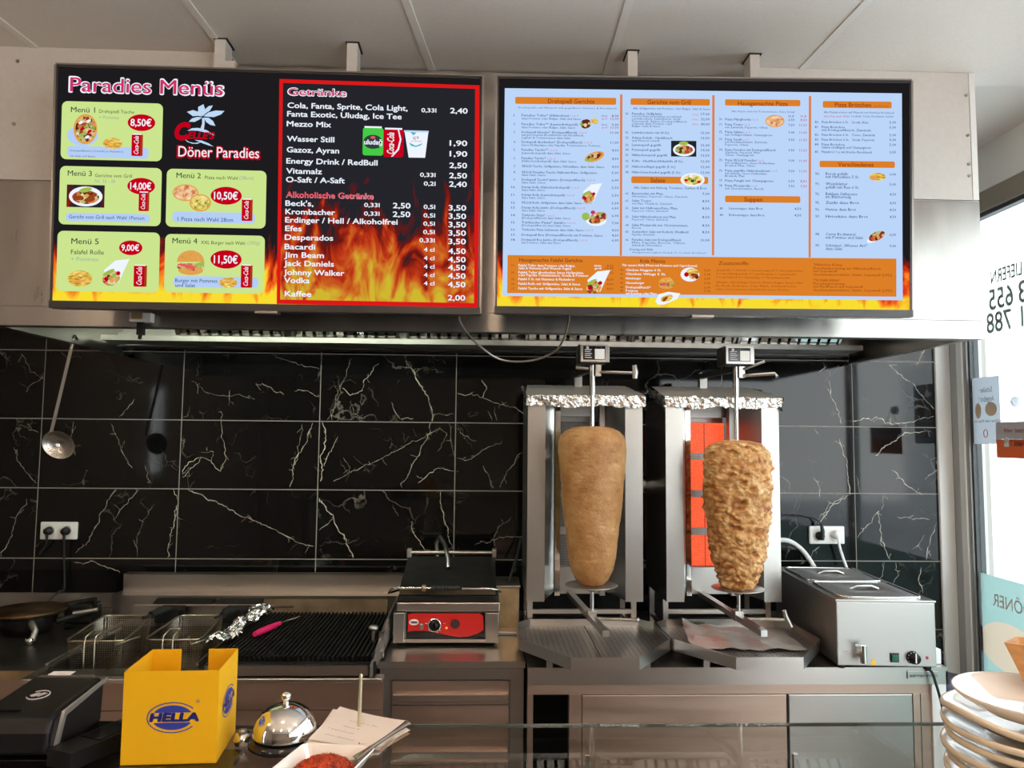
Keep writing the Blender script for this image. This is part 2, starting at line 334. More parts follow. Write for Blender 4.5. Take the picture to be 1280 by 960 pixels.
# text: returns verts/faces of a string in its own (x, y) plane, cap height 1 = H
def _tmesh(s, res, off, shear):
    cu = bpy.data.curves.new('t', 'FONT'); cu.body = s; cu.resolution_u = res; cu.offset = off; cu.shear = shear; cu.fill_mode = 'FRONT'
    ob = bpy.data.objects.new('t', cu); me = bpy.data.meshes.new_from_object(ob)
    v = [x.co.copy() for x in me.vertices]; f = [list(p.vertices) for p in me.polygons]
    bpy.data.objects.remove(ob); bpy.data.curves.remove(cu); bpy.data.meshes.remove(me); return v, f
_h = _tmesh('H', 2, 0, 0)[0]; HCAP = max(v.y for v in _h)
def text(mb, s, origin, ux, uz, width, cap, res=2, bold=0.0, shear=0.0, native=0.0):
    """writes s into mb: origin = left end of the baseline, ux / uz unit vectors"""
    v, f = _tmesh(s, res, min(bold, 0) + native, shear)
    if not v: return
    ex = max(0, bold) * .9
    x0 = min(p.x for p in v); x1 = max(p.x for p in v)
    ky = cap / HCAP; kx = width / (x1 - x0) if width else ky
    o = Vector(origin); ux = Vector(ux); uz = Vector(uz)
    sh = [(0, 0)] if ex <= 0 else [(-ex, 0), (ex, 0)] if ex < .016 else [(ex * math.cos(R(a)), ex * math.sin(R(a))) for a in range(0, 360, 45)]
    for dx, dz in sh: mb.add([o + ux * ((p.x - x0 + dx) * kx) + uz * ((p.y + dz) * ky) for p in v], f)
# ================================================================== SETTING
WY = 3.308; CZ = 2.88; HY = 2.38; HZ = 1.967
fl = struct(MB().box(-3.0, 2.2, -3.6, 3.4, -0.05, 0).build('floor', M['floor']))
for i in range(9):
    for j in range(12):
        pass
wb = struct(MB().box(-3.0, 2.30, WY - 0.0045, WY + 0.12, 0, CZ + 0.05).build('wall_back', M['grout']))
for c in range(-2, 7):
    for r_ in range(-1, 5):
        x0 = -1.93 + 0.6 * c; z1 = 1.992 - 0.3 * r_; x1 = min(x0 + 0.6, 2.055)
        if r_ == 4: z0 = z1 - 0.3
        g = 0.0022
        mb = MB().box(x0 + g, x1 - g, WY - 0.006, WY - .0004, z1 - 0.3 + g, z1 - g)
        o = MB(); o.v = mb.v; o.f = mb.f; o.sm = mb.sm; o.build('tile', M['marble'], wb)
# veins of the stone
VE = []
def vs(pts, ox, oy, s, wd=1.3): VE.append(([(ox + x / s, oy + y / s) for x, y in pts], wd))
A = (320, 380, 3.0); B = (0, 370, 2.909); D = (1000, 380, 2.525)
for p, a, wd in [([(0, 300), (55, 318), (110, 340)], A, 1.4), ([(140, 320), (190, 325), (245, 350)], A, 1.2), ([(355, 205), (320, 300), (290, 380), (283, 435)], A, .9),
    ([(325, 315), (350, 345), (400, 330), (405, 290), (460, 215)], A, 1.7), ([(560, 210), (590, 255), (625, 310), (650, 360), (668, 440)], A, 3.0), ([(250, 445), (268, 510), (240, 570), (258, 630), (240, 665)], A, 2.6),
    ([(305, 500), (270, 570), (250, 610)], A, 1.6), ([(655, 445), (610, 560), (570, 640), (543, 690)], A, 1.7), ([(608, 668), (650, 640), (690, 620), (740, 628)], A, 1.8),
    ([(215, 445), (190, 510), (150, 590), (130, 690)], A, 1.7), ([(175, 450), (165, 520), (155, 600)], A, 1.0), ([(290, 665), (380, 620), (500, 570), (620, 500), (690, 475), (715, 485), (680, 560)], A, .9),
    ([(238, 730), (290, 800), (320, 850), (345, 900), (362, 948)], A, 3.0), ([(290, 800), (250, 835), (235, 845)], A, 1.2), ([(0, 815), (80, 850), (150, 885), (220, 915)], A, 1.7), ([(690, 700), (705, 790), (720, 880), (735, 920)], A, 1.6),
    ([(735, 915), (680, 925), (630, 918), (600, 870), (590, 815)], A, 1.5), ([(750, 580), (800, 575), (860, 545), (920, 515)], A, 1.2), ([(755, 335), (830, 345), (900, 375), (960, 385), (1005, 410)], A, 1.3),
    ([(850, 285), (862, 320), (855, 355)], A, 2.0), ([(825, 900), (895, 885), (960, 878), (1015, 877)], A, 1.3), ([(1000, 550), (950, 620), (910, 690)], A, 1.2), ([(850, 605), (870, 650), (885, 690)], A, 1.3),
    ([(75, 195), (150, 220), (245, 245)], A, .8), ([(355, 360), (370, 410), (395, 435)], A, .8), ([(510, 370), (540, 430), (590, 432)], A, 1.4), ([(660, 412), (740, 415)], A, 1.0), ([(720, 450), (740, 540), (745, 570)], A, .8),
    ([(750, 465), (790, 500), (825, 515)], A, .9), ([(325, 570), (350, 630)], A, .9), ([(515, 755), (545, 800)], A, .7), ([(895, 885), (905, 840), (955, 800)], A, .7), ([(680, 705), (690, 700)], A, 1), ([(870, 400), (885, 440)], A, .9), ([(900, 390), (902, 440)], A, .9),
    ([(680, 702), (760, 740), (850, 785), (931, 820)], B, 1.9), ([(805, 420), (808, 500), (820, 590), (800, 640), (760, 600), (730, 590), (665, 660)], B, 1.4), ([(420, 702), (380, 780), (320, 880), (275, 935)], B, 1.3),
    ([(505, 705), (440, 770), (410, 820)], B, .9), ([(640, 760), (625, 850), (610, 950)], B, 2.2), ([(625, 700), (650, 750), (640, 800)], B, 1.3), ([(830, 345), (840, 400)], B, 1.0), ([(75, 210), (110, 280), (155, 300), (90, 350)], B, .9),
    ([(100, 740), (60, 810), (30, 890), (5, 945)], B, 1.2), ([(50, 550), (80, 620), (130, 680)], B, 1.0), ([(490, 375), (435, 445)], B, 1.2), ([(400, 460), (450, 570), (480, 630)], B, .9), ([(665, 650), (690, 610), (730, 590)], B, 1.8),
    ([(700, 310), (740, 345), (930, 375)], B, .6), ([(60, 460), (140, 495)], B, .8), ([(770, 600), (770, 560), (730, 565)], B, .7), ([(530, 620), (545, 680)], B, .9), ([(270, 460), (258, 520), (285, 580)], B, .9), ([(555, 760), (500, 870)], B, .6), ([(495, 870), (500, 950)], B, .8),
    ([(170, 372), (240, 358), (290, 385), (340, 380), (425, 352)], D, 1.8), ([(405, 400), (330, 402), (240, 480)], D, 1.6), ([(280, 190), (350, 250), (425, 330)], D, 1.3), ([(130, 425), (145, 500), (162, 597)], D, 1.5), ([(155, 605), (100, 640), (60, 690)], D, 2.0),
    ([(140, 603), (95, 632), (50, 690)], D, 1.4), ([(60, 765), (0, 818)], D, 1.3), ([(250, 650), (225, 690), (180, 735)], D, 1.5), ([(250, 660), (255, 740), (285, 805)], D, 1.5), ([(430, 690), (395, 805)], D, 1.2), ([(265, 605), (262, 655)], D, 1.0), ([(310, 668), (410, 680)], D, 1.0),
    ([(290, 525), (330, 565), (385, 595)], D, 1.6), ([(400, 545), (430, 522), (425, 490)], D, 1.0), ([(355, 780), (395, 725)], D, 1.0), ([(380, 830), (375, 870), (385, 910)], D, 1.6), ([(265, 815), (258, 870)], D, 1.0), ([(395, 135), (370, 188)], D, 1.6), ([(60, 610), (65, 590), (50, 545)], D, 1.0), ([(85, 195), (55, 215)], D, 1.4), ([(90, 240), (100, 300), (125, 340), (128, 380)], D, 1.1), ([(45, 392), (60, 412)], D, 1.2), ([(180, 540), (190, 600)], D, .6),
    ([(300, 815), (310, 850), (295, 880)], D, 1.1), ([(500, 755), (470, 700)], (0, 690, 6.0), 1), ([(560, 75), (620, 85), (700, 68), (790, 100), (870, 140), (910, 162)], (0, 690, 6.0), 1.6)]:
    VE.append(([(a[0] + x / a[2], a[1] + y / a[2]) for x, y in p], wd))
rv = random.Random(3); vm = MB()
for pts, wd in VE:
    P = [at(x, y, Y=WY - 0.0062) for x, y in pts]; Q = []
    for a, b in zip(P[:-1], P[1:]):
        n = max(2, int((b - a).length / 0.008))
        for k in range(n): Q.append(a.lerp(b, k / n))
    Q.append(P[-1]); dev = Vector((0, 0, 0)); lv = []; rr = []
    for i, q in enumerate(Q):
        dev = dev * 0.75 + Vector((rv.gauss(0, .0030), 0, rv.gauss(0, .0030)))
        t = (Q[min(i + 1, len(Q) - 1)] - Q[max(i - 1, 0)]).normalized(); nn = Vector((-t.z, 0, t.x))
        hw = wd * 0.00095 * rv.uniform(.35, 1.15) * (0.35 if i in (0, len(Q) - 1) else 1)
        lv.append(q + dev + nn * hw); rr.append(q + dev - nn * hw)
    for _ in range(int(len(Q) / 9)):
        q0 = rv.choice(Q); an = rv.uniform(0, 6.28); L2 = rv.uniform(.008, .035); qs = [q0 + Vector((math.cos(an) * L2 * k / 5 + rv.gauss(0, .0015), 0, math.sin(an) * L2 * k / 5 + rv.gauss(0, .0015))) for k in range(6)]
        nn = Vector((-math.sin(an), 0, math.cos(an))) * .0005; vm.add([p + nn for p in qs] + [p - nn for p in qs], [(k, k + 1, 7 + k, 6 + k) for k in range(5)])
    n = len(Q); vm.add(lv + rr, [(i, i + 1, n + i + 1, n + i) for i in range(n - 1)])
o = vm.build('marble_vein', M['vein'], wb, fix=False); o['kind'] = 'stuff'
# ceiling
JL = [((0, 25), (48, 62)), ((232, 0), (293, 80)), ((507, 0), (540, 88)), ((787, 0), (760, 88)), ((1085, 0), (1002, 86))]
JX = []
for a, b in JL:
    A0 = at(*a, Z=CZ); B0 = at(*b, Z=CZ); d = (A0 - B0) / (A0.y - B0.y)
    JX.append([(B0.x + d.x * (2.46 - B0.y), 2.46), (B0.x + d.x * (1.6 - B0.y), 1.6), (B0.x + d.x * (1.6 - B0.y), -3.6)])
JX = [[(-3.0, 2.46), (-3.0, 1.6), (-3.0, -3.6)]] + JX + [[(2.2, 2.46), (2.2, 1.6), (2.2, -3.6)]]
ce = struct(MB().box(-3.0, 2.3, -3.6, 3.4, CZ + 0.012, CZ + 0.06).build('ceiling', M['ceiling']))
for a, b in zip(JX[:-1], JX[1:]):
    poly = [(x, y, CZ) for x, y in a] + [(x, y, CZ) for x, y in b[::-1]]
    MB().prism(poly, (0, 0, 0.012)).build('ceiling_panel', M['ceiling'], ce)
for a in JX[1:-1]:
    mb = MB()
    for (x0, y0), (x1, y1) in zip(a[:-1], a[1:]): mb.prism([(x0 - .012, y0, CZ), (x0 + .012, y0, CZ), (x1 + .012, y1, CZ), (x1 - .012, y1, CZ)], (0, 0, -0.004))
    mb.build('joint_strip', M['ceil_strip'], ce)
wl = struct(MB().box(-3.1, -3.0, -3.6, -.47, 0, CZ + .05).box(-3.1, -3.0, -.19, 3.4, 0, CZ + .05).box(-3.1, -3.0, -.47, -.19, 0, 1.25).box(-3.1, -3.0, -.47, -.19, 2.1, CZ + .05).build('wall_left', M['wall_paint']))
struct(MB().box(-3.0, 2.3, -3.6, -3.5, 0, CZ + .05).build('wall_front', M['wall_paint']))
w2 = MB(); w2.box(-3.09, -3.01, -.47, -.44, 1.25, 2.1).box(-3.09, -3.01, -.22, -.19, 1.25, 2.1).box(-3.09, -3.01, -.44, -.22, 1.25, 1.29).box(-3.09, -3.01, -.44, -.22, 2.06, 2.1)
o2 = struct(w2.build('window_2', M['pvc'])); MB().box(-3.055, -3.045, -.44, -.22, 1.29, 2.06).build('pane', M['pane'], o2)
# right wall: all glazed
GX = 2.12
wr = MB(); wr.box(GX, 2.30, -3.5, WY, 2.70, CZ + .05); wr.box(GX, 2.30, -3.0, WY - .03, 0, 0.12); wr.box(GX, 2.30, -3.5, -3.0, 0, 2.70)
struct(wr.build('wall_right', M['lintel']))
w1 = thing('window_1', None, None, (GX, 0, 0)); w1['kind'] = 'structure'
MB().box(GX - .01, GX + .05, -3.0, 3.176, 2.61, 2.695).build('window_head', M['alu_brown'], w1)
MB().box(GX + .004, GX + .04, -3.0, 3.176, 2.592, 2.61).build('head_gasket', M['alu_dark'], w1)
MB().box(GX, GX + .06, -3.0, 3.176, 0.12, 0.2).build('window_sill', M['alu'], w1)
MB().box(GX + .004, GX + .07, 3.252, 3.295, 0.12, 2.70).build('upright_profile', M['alu'], w1)
MB().box(GX + .012, GX + .07, 3.236, 3.252, 0.12, 2.70).build('gasket', M['alu_dark'], w1)
MB().box(GX - .006, GX + .07, 3.200, 3.236, 0.12, 2.70).build('upright_profile', M['pvc'], w1)
MB().box(GX + .002, GX + .07, 3.176, 3.200, 0.12, 2.70).build('upright_profile', M['alu'], w1)
MB().box(GX + .010, GX + .05, 3.165, 3.176, 0.2, 2.60).build('gasket', M['alu_dark'], w1)
MB().box(GX + .01, GX + .06, 2.30, 2.36, 0.2, 2.6).build('mullion', M['alu'], w1)
MB().box(GX + .022, GX + .030, 2.36, 3.165, 0.2, 2.592).build('pane', M['pane'], w1)
MB().box(GX + .022, GX + .030, -3.0, 2.30, 0.2, 2.592).build('pane', M['pane'], w1)
struct(MB().box(2.057, GX + .004, WY - .012, WY + .004, 0, CZ, .003).build('trim_1', M['pvc']))
for yy in (-.7,): MB().box(GX + .01, GX + .06, yy, yy + .06, 0.2, 2.6).build('mullion', M['alu'], w1)
# outside
struct(MB().box(2.3, 14, -14, 14, -0.12, -0.02).build('ground', M['asphalt']))
fb = MB().box(9, 9.6, -9, 20, -0.05, 7.0).build('building', M['facade']); tag(fb, 'pale washed-out house front across the street beyond the side window', 'building')
for yy in range(-8, 20, 3):
    for z in (1.0, 4.0): MB().box(8.97, 9.05, yy, yy + 1.2, z, z + 1.7).build('window', M['facade_glass'], fb)
# ---------------------------------------------------------------- hood
HX0, HX1 = -1.60, 1.655
hd = thing('extractor_hood', 'wide stainless steel extractor hood hanging along the black marble wall', 'extractor hood', ((HX0 + HX1) / 2, 2.85, HZ))
mb = MB(); mb.box(HX0, HX1, HY, HY + .004, HZ + .062, 2.43); mb.box(HX0, HX1, HY + .001, HY + .005, HZ, HZ + .0605)
mb.box(HX0, HX1, HY + .012, HY + .05, HZ, HZ + .003)
mb.build('front_panel', M['hood_steel'], hd)
for x in (HX0, HX1 - .004): MB().box(x, x + .004, HY + .004, WY - .01, HZ + .006, 2.43).build('side_panel', M['steel'], hd)
for x in (HX0 + .004, HX1 - .03): MB().box(x, x + .026, HY + .05, WY - .06, HZ + .004, HZ + .016).build('side_lip', M['steel'], hd)
MB().box(HX0, HX1, HY, WY - .01, 2.431, 2.435).build('top_panel', M['dull_steel'], hd)
MB().box(HX0 + .004, HX1 - .004, WY - .02, WY - .012, 2.015, 2.42).build('rear_panel', M['dull_steel'], hd)
MB().box(HX0 + .03, HX1 - .06, 3.06, 3.19, 2.010, 2.014).box(HX0 + .03, HX1 - .06, 3.055, 3.06, 2.010, 2.031).box(HX0 + .03, HX1 - .06, 3.19, 3.195, 2.010, 2.06).build('grease_gutter', M['dull_steel'], hd)
MB().box(HX0 + .03, HX1 - .05, 3.196, WY - .022, 2.0, 2.006).build('rear_ledge', M['dark_steel'], hd)
# baffle filters: slats slope up from the gutter towards the front
fx = [-1.27, -.80, -.33, .165, .61, 1.06]
for x0 in fx:
    wdt = .44; f0 = MB(); s_ = Vector((0, -0.30, 0.34)).normalized(); nrm = Vector((0, -s_.z, s_.y)).normalized()
    base = Vector((x0 + wdt / 2, 3.085, 2.022))
    for zoff, hh in ((0.012, .012), (0.43, .012)): f0.obox(base + s_ * zoff, (1, 0, 0), s_, nrm, wdt / 2, hh, .012)
    for sx_ in (-1, 1): f0.obox(base + Vector((sx_ * (wdt / 2 - .005), 0, 0)) + s_ * .221, (1, 0, 0), s_, nrm, .005, .22, .011)
    fo = f0.build('filter_frame', M['steel_h'], hd)
    ns = 10
    for k in range(ns):
        xx = x0 + .03 + k * (wdt - .06) / (ns - 1)
        q = MB(); q.obox(base + Vector((xx - base.x, 0, 0)) + s_ * .215 + nrm * .004, (1, 0.0, 0), s_, nrm, .014, .205, .002)
        q.obox(base + Vector((xx - base.x - .014, 0, 0)) + s_ * .215 - nrm * .004, (1, 0, 0), s_, nrm, .001, .205, .009)
        q.build('slat', M['chrome'], fo)
    back = MB(); back.obox(base + s_ * .21 - nrm * .02, (1, 0, 0), s_, nrm, wdt / 2 - .01, .2, .001); back.build('filter_back', M['iron'], fo)
# panels above the hood
bx0 = at(281, 66, Y=HY).x; bx1 = at(943, 86, Y=HY).x
pl = MB().box(-2.99, bx0, HY - .004, HY + .02, 2.437, CZ - .001).build('panel_left', M['panel_white']); o = pl; o.name = 'fascia_panel'; tag(o, 'pale laminate fascia panel above the left end of the hood', 'panel')
for z in (2.62, 2.83): MB().disc((-1.53, HY - .005, z), .006, 12, 'Y', .003).build('screw', M['dull_steel'], o)
o = MB().box(bx1, HX1 - .025, HY - .004, HY + .02, 2.437, CZ - .001).build('fascia_panel', M['panel_white']); tag(o, 'pale laminate fascia panel above the right end of the hood', 'panel')
MB().box(HX1 - .024, HX1 - .004, HY - .006, HY + .10, 2.437, CZ - .001).build('edge_profile', M['pvc'], o)
for z in (2.52, 2.56, 2.66, 2.80): MB().disc((HX1 - .035, HY - .006, z), .005, 12, 'Y', .004).build('screw', M['dull_steel'], o)
o = MB().box(bx0 + .004, bx1 - .004, 2.452, 2.47, 2.437, CZ - .005).build('fascia_panel', M['dull_steel']); tag(o, 'dark recessed fascia strip behind the tops of both screens', 'panel')
# hanging brackets
for (xa, xb, ya, lab) in ((267, 293, 62, 'pale metal hanger post at the top left screen under the left fascia end'), (433, 446, 66, 'pale metal hanger post above the drinks list heading'), (785, 797, 77, 'pale metal hanger post above the grill dishes column'), (938, 950, 77, 'pale metal hanger post beside the right fascia panel')):
    yy = 2.29; x0 = at(xa, 90, Y=yy).x; x1 = at(xb, 90, Y=yy).x; zz = min(CZ, at(xa, ya, Y=yy).z)
    t = thing('hanger_post', lab, 'bracket', ((x0 + x1) / 2, yy, CZ - .6))
    wdd = min(x1 - x0, .034)
    MB().box(x0, x0 + wdd, yy, yy + .06, CZ - .62, CZ - .002).build('post', M['panel_white'], t)
    if x1 - x0 > .04: MB().box(x0 + wdd, x1, yy, yy + .02, CZ - .62, zz - .035).build('side_plate', M['panel_white'], t)
    MB().box(x0 - .004, x0 + wdd + .006, yy - .004, yy + .068, CZ - .004, CZ - .001).build('ceiling_cutout', M['rubber'], t)
    MB().box(x0, x0 + wdd, yy + .06, HY + (.1 if .4 < x1 or x0 > -.7 else 0) + .0, CZ - .6, CZ - .57).build('arm', M['dull_steel'], t)
# fluorescent lamp just behind the front lip of the hood
hl = thing('hood_lamp', 'long fluorescent lamp hidden behind the front lip of the hood', 'lamp', (-.95, 2.47, 2.20))
MB().box(-1.55, -.2, 2.43, 2.50, 2.20, 2.225).build('lamp_body', M['white'], hl)
M['tube'] = em('fluorescent_tube', (0.80, 1.0, 0.72), 1.2)
MB().tube([(-1.52, 2.465, 2.188), (-.23, 2.465, 2.188)], .008, 10).build('tube', M['tube'], hl)
area('hood_fill_light_right', (.75, 2.47, 2.19), (R(28), 0, 0), 1.2, .03, HOOD_W * .35, (1, .93, .82))  # lamp added in the right half to brighten the hood inside
hr = thing('hood_lamp', 'second lamp body added in the right half of the hood to light its inside', 'lamp', (.75, 2.47, 2.20)); MB().box(.14, 1.36, 2.43, 2.50, 2.20, 2.225).build('lamp_body', M['white'], hr)
a_ = area('hood_lamp_light', (-.87, 2.47, 2.175), (R(28), 0, 0), 1.3, .03, HOOD_W, (0.88, 1.0, 0.80)); a_.parent = None
# unseen globe lamps, added to wash the ceiling and shop with warm light
for i, (x, y) in enumerate(LAMPS):
    labs = ['nearest the left wall over the counter', 'over the middle of the counter', 'over the right end of the counter', 'nearest the left wall by the street window', 'in the middle by the street window', 'on the right by the street window']
    t = thing('fill_globe_lamp', 'added small warm opal globe lamp ' + labs[i], 'lamp', (x, y, CZ), 'added opal globe lamps out of view in the customer area')
    MB().lathe([(.0001, 0), (.05, 0), (.05, -.02), (.0001, -.02)], (x, y, CZ), 20).build('ceiling_rose', M['pvc'], t)
    MB().tube([(x, y, CZ - .02), (x, y, CZ - .30)], .006, 8).build('rod', M['pvc'], t)
    MB().lathe([(.0001, .062), (.03, .055), (.05, .037), (.062, 0), (.05, -.037), (.03, -.055), (.0001, -.062)], (x, y, CZ - .36), 24).build('globe', M.setdefault('lamp', em('opal_globe', LAMP_COL, 6.0)), t)
    l = bpy.data.lights.new('globe_fill_light', 'POINT'); l.shadow_soft_size = .075; l.energy = LAMP_W; l.color = LAMP_COL
    lo = bpy.data.objects.new('globe_fill_light', l); C.objects.link(lo); lo.location = (x, y, CZ - .36)
# ================================================================== MENU SCREENS
SW, SH = 1.235, 0.704
class Screen:
    def __init__(s, loc, tilt, yaw, label):
        s.root = thing('menu_screen', label, 'screen', loc, None, (R(tilt), 0, R(yaw)))
        s.c = Vector(loc); s.m = Euler((R(tilt), 0, R(yaw)), 'XYZ').to_matrix(); s.k = 0
        MB().box(-SW / 2, SW / 2, .004, .055, -SH / 2, SH / 2, .003).build('housing', M['bezel'], s.root, local=True)
        MB().box(-SW / 2, SW / 2, -.001, .004, -SH / 2, SH / 2).build('display_glass', M['gloss_black'], s.root, local=True)
        e = .007
        MB().box(-SW / 2 - .002, -SW / 2 + e, -.005, .02, -SH / 2, SH / 2).box(SW / 2 - e, SW / 2 + .002, -.005, .02, -SH / 2, SH / 2).box(-SW / 2, SW / 2, -.005, .02, SH / 2 - e, SH / 2 + .002).box(-SW / 2, SW / 2, -.007, .02, -SH / 2 - .002, -SH / 2 + .019).build('bezel_frame', M['bezel_edge'] if False else M['bezel'], s.root, local=True)
        MB().box(SW / 2 - .002, SW / 2 + .004, -.006, .03, -SH / 2, SH / 2).box(-SW / 2 - .004, -SW / 2 + .002, -.006, .03, -SH / 2, SH / 2).box(-SW / 2, SW / 2, -.006, .03, SH / 2 + .001, SH / 2 + .005).build('metal_edge', M['bezel_edge'], s.root, local=True)
        MB().box(-.035, .03, -.008, .03, -SH / 2 - .009, -SH / 2 - .001, .001).build('sensor_bar', M['bezel_edge'], s.root, local=True)
        MB().box(-.30, .30, .056, .075, -.2, .2).build('wall_mount', M['dull_steel'], s.root, local=True)
        s.acc = {}
    def L(s, x, y):
        d = s.m.transposed() @ ray(x, y); p = s.m.transposed() @ (CP - s.c); t = -p.y / d.y; q = p + d * t; return q.x, q.z
    def get(s, name, m, lay): 
        k = (name, m, lay)
        if k not in s.acc: s.acc[k] = MB()
        return s.acc[k], -0.0012 - lay * 0.0005
    def poly(s, name, m, pts, lay, px=True):
        y = -0.0012 - lay * 0.0005; q = [s.L(*p) for p in pts] if px else pts
        MB().add([(a, y, b) for a, b in q], [list(range(len(q)))]).build(name, M[m], s.root, local=True, fix=False)
    def rect(s, name, m, x0, y0, x1, y1, lay, r=0):
        (a, b), (c, d) = s.L(x0, y0), s.L(x1, y1)
        if r <= 0: return s.poly(name, m, [(a, b), (c, b), (c, d), (a, d)], lay, False)
        r *= .00232; pts = []
        for cx, cz, t0 in ((c - r, b - r, 0), (a + r, b - r, 90), (a + r, d + r, 180), (c - r, d + r, 270)):
            pts += [(cx + r * math.cos(R(t0 + t)), cz + r * math.sin(R(t0 + t))) for t in range(0, 91, 18)]
        s.poly(name, m, pts, lay, False)
    def oval(s, name, m, x, y, rx, ry, lay, n=28, rot=0):
        a, b = s.L(x, y); rx *= .00232; ry *= .00232; c_, s_ = math.cos(R(rot)), math.sin(R(rot))
        s.poly(name, m, [(a + rx * math.cos(t) * c_ - ry * math.sin(t) * s_, b + rx * math.cos(t) * s_ + ry * math.sin(t) * c_) for t in [2 * math.pi * k / n for k in range(n)]], lay, False)
    def text(s, name, m, st, x0, y, x1, cap, lay, res=2, bold=0.0, shear=0.0, rot=0):
        big = cap > 5.4
        mb, yy = s.get(name, m, lay) if not big else (MB(), -0.0012 - lay * 0.0005); a, b = s.L(x0, y)
        wd = (s.L(x1, y)[0] - a) if x1 else None
        ux = (math.cos(R(rot)), 0, math.sin(R(rot))); uz = (-math.sin(R(rot)), 0, math.cos(R(rot)))
        text(mb, st, (a, yy, b), ux, uz, wd if not rot else x1 * .00232, cap * .00232, res, bold, shear)
        if big: mb.build(name, M[m], s.root, local=True, fix=False)['kind'] = 'stuff'
    def finish(s):
        for (name, m, lay), mb in s.acc.items(): mb.build(name, M[m], s.root, local=True, fix=False)['kind'] = 'stuff'
S1 = Screen((-.6356, 2.1366, 2.338), 2.798, 0.15, 'left menu screen with green meal cards and the drinks price list')
def can(S, x0, y0, x1, y1, lay=6):
    S.rect('drink_can', 's_red', x0, y0, x1, y1, lay, 1.5); S.rect('can_rim', 's_white', x0 + 1, y0 - .6, x1 - 1, y0 + 1, lay + 1)
    S.rect('can_shade', 's_brown', x1 - 2, y0 + 1, x1 - .6, y1 - 1, lay + 1)
    S.text('can_lettering', 's_white', 'Coca-Cola', x0 + (x1 - x0) * .62, y1 - 2.5, (y1 - y0) - 5, (x1 - x0) * .42, lay + 2, 2, .015, .35, rot=90)
def fries(S, x, y, rx, ry, lay=6):
    rr = random.Random(int(x)); S.oval('fries', 's_fries', x, y, rx, ry, lay)
    for k in range(14):
        a = rr.uniform(0, 6.28); q = rr.uniform(.3, 1.0); cx, cy = x + math.cos(a) * rx * q * .8, y + math.sin(a) * ry * q * .8; d = rr.uniform(-.5, .5); l = rx * .38
        S.poly('fry', 's_fries' if k % 2 else 's_bun', [(cx - l, cy - l * d - .6), (cx + l, cy + l * d - .6), (cx + l, cy + l * d + .6), (cx - l, cy - l * d + .6)], lay + 1)
def wrap(S, x, y, k, lay=6):
    S.poly('wrap_paper', 's_white', [(x + 22 * k, y - 18 * k), (x + 4 * k, y - 16 * k), (x - 10 * k, y - 4 * k), (x - 6 * k, y + 8 * k), (x + 8 * k, y + 12 * k), (x + 16 * k, y - 6 * k)], lay)
    S.oval('wrap_filling', 's_food', x - 1 * k, y + 6 * k, 11 * k, 9 * k, lay + 1, rot=25); S.oval('lettuce', 's_lettuce', x - 4 * k, y - 1 * k, 8 * k, 2.5 * k, lay + 2, rot=30)
    for (dx, dy, m) in ((-7, 7, 's_red'), (0, 9, 's_bun'), (6, 8, 's_bun'), (3, 3, 's_lettuce'), (8, 0, 's_red')): S.oval('filling_piece', m, x + dx * k, y + dy * k, 2.7 * k, 2.7 * k, lay + 3, 12)
def burger(S, x, y, rx, ry, lay=6):
    S.oval('burger_filling', 's_food', x, y + ry * .35, rx, ry * .3, lay); S.oval('bun', 's_bun', x, y + ry * .6, rx * .9, ry * .38, lay)
    S.poly('bun_top', 's_bun', [(x + rx * math.cos(R(t)), y - ry * .05 - ry * .9 * math.sin(R(t))) for t in range(0, 181, 12)], lay + 1)
    S.poly('ham', 's_pinkred', [(x - rx, y + ry * .15), (x + rx * .2, y + ry * .55), (x + rx * .4, y + ry * .35), (x - rx * .7, y + ry * .05)], lay + 2)
    S.poly('lettuce', 's_lettuce', [(x + rx * .3, y + ry * .1), (x + rx * 1.02, y - ry * .1), (x + rx, y + ry * .3), (x + rx * .4, y + ry * .35)], lay + 2)
    for k in range(9): S.oval('sesame', 's_fries', x + rx * .7 * math.cos(R(20 + k * 17)), y - ry * (.3 + .25 * (k % 3)) * math.sin(R(20 + k * 17)) - 1, .9, .5, lay + 3, 8)
# backdrop
S1.poly('flame_picture', 'flame', [(-SW / 2 + .007, SH / 2 - .007), (SW / 2 - .007, SH / 2 - .007), (SW / 2 - .007, -SH / 2 + .019), (-SW / 2 + .007, -SH / 2 + .019)], 0, False)
S1.text('heading', 's_white', 'Paradies Menüs', 87, 115, 280, 19, 1, 4, .045)
S1.text('heading', 's_magenta', 'Paradies Menüs', 88.3, 114.5, 278.7, 17.6, 2, 4, .012)
def price(S, x, y, rx, ry, st):
    S.oval('price_badge', 's_red', x, y, rx, ry, 3); S.text('price', 's_white', st, x - rx * .76, y + ry * .42, x + rx * .76, ry * .82, 10, 3, .02)
for (x0, y0, x1, y1) in ((78, 126.5, 202.5, 202), (75.5, 207.5, 201, 283), (72.5, 288.5, 198.6, 366), (209, 211, 332, 286), (207, 292.5, 330, 367.5)): S1.rect('menu_card', 's_green', x0, y0, x1, y1, 1, 7)
for (x0, y0, x1, y1) in ((84.5, 182.5, 186, 199), (82.6, 266, 188, 278.5), (216, 264.5, 319, 280), (217.5, 345, 323, 360.5)): S1.rect('blue_label', 's_blue', x0, y0, x1, y1, 2, 5)
def t1(st, x0, y, x1, cap, m='s_dark', b=0.0, res=2): S1.text('lettering', m, st, x0, y, x1, cap, 9, res, b)
t1('Menü 1', 90, 141, 120, 6.6, b=.008, res=3); t1('Drehspieß Tasche', 125, 142, 169, 4.2); t1('+ Pommes', 125, 149.5, 150, 4.2, 's_grey')
t1('Drehspießfleisch (1,2,A,G,K) im Fladenbrot', 89, 190, 155, 2.2, 's_navy'); t1('mit Salat und Sauce', 89, 196.7, 120, 2.2, 's_navy')
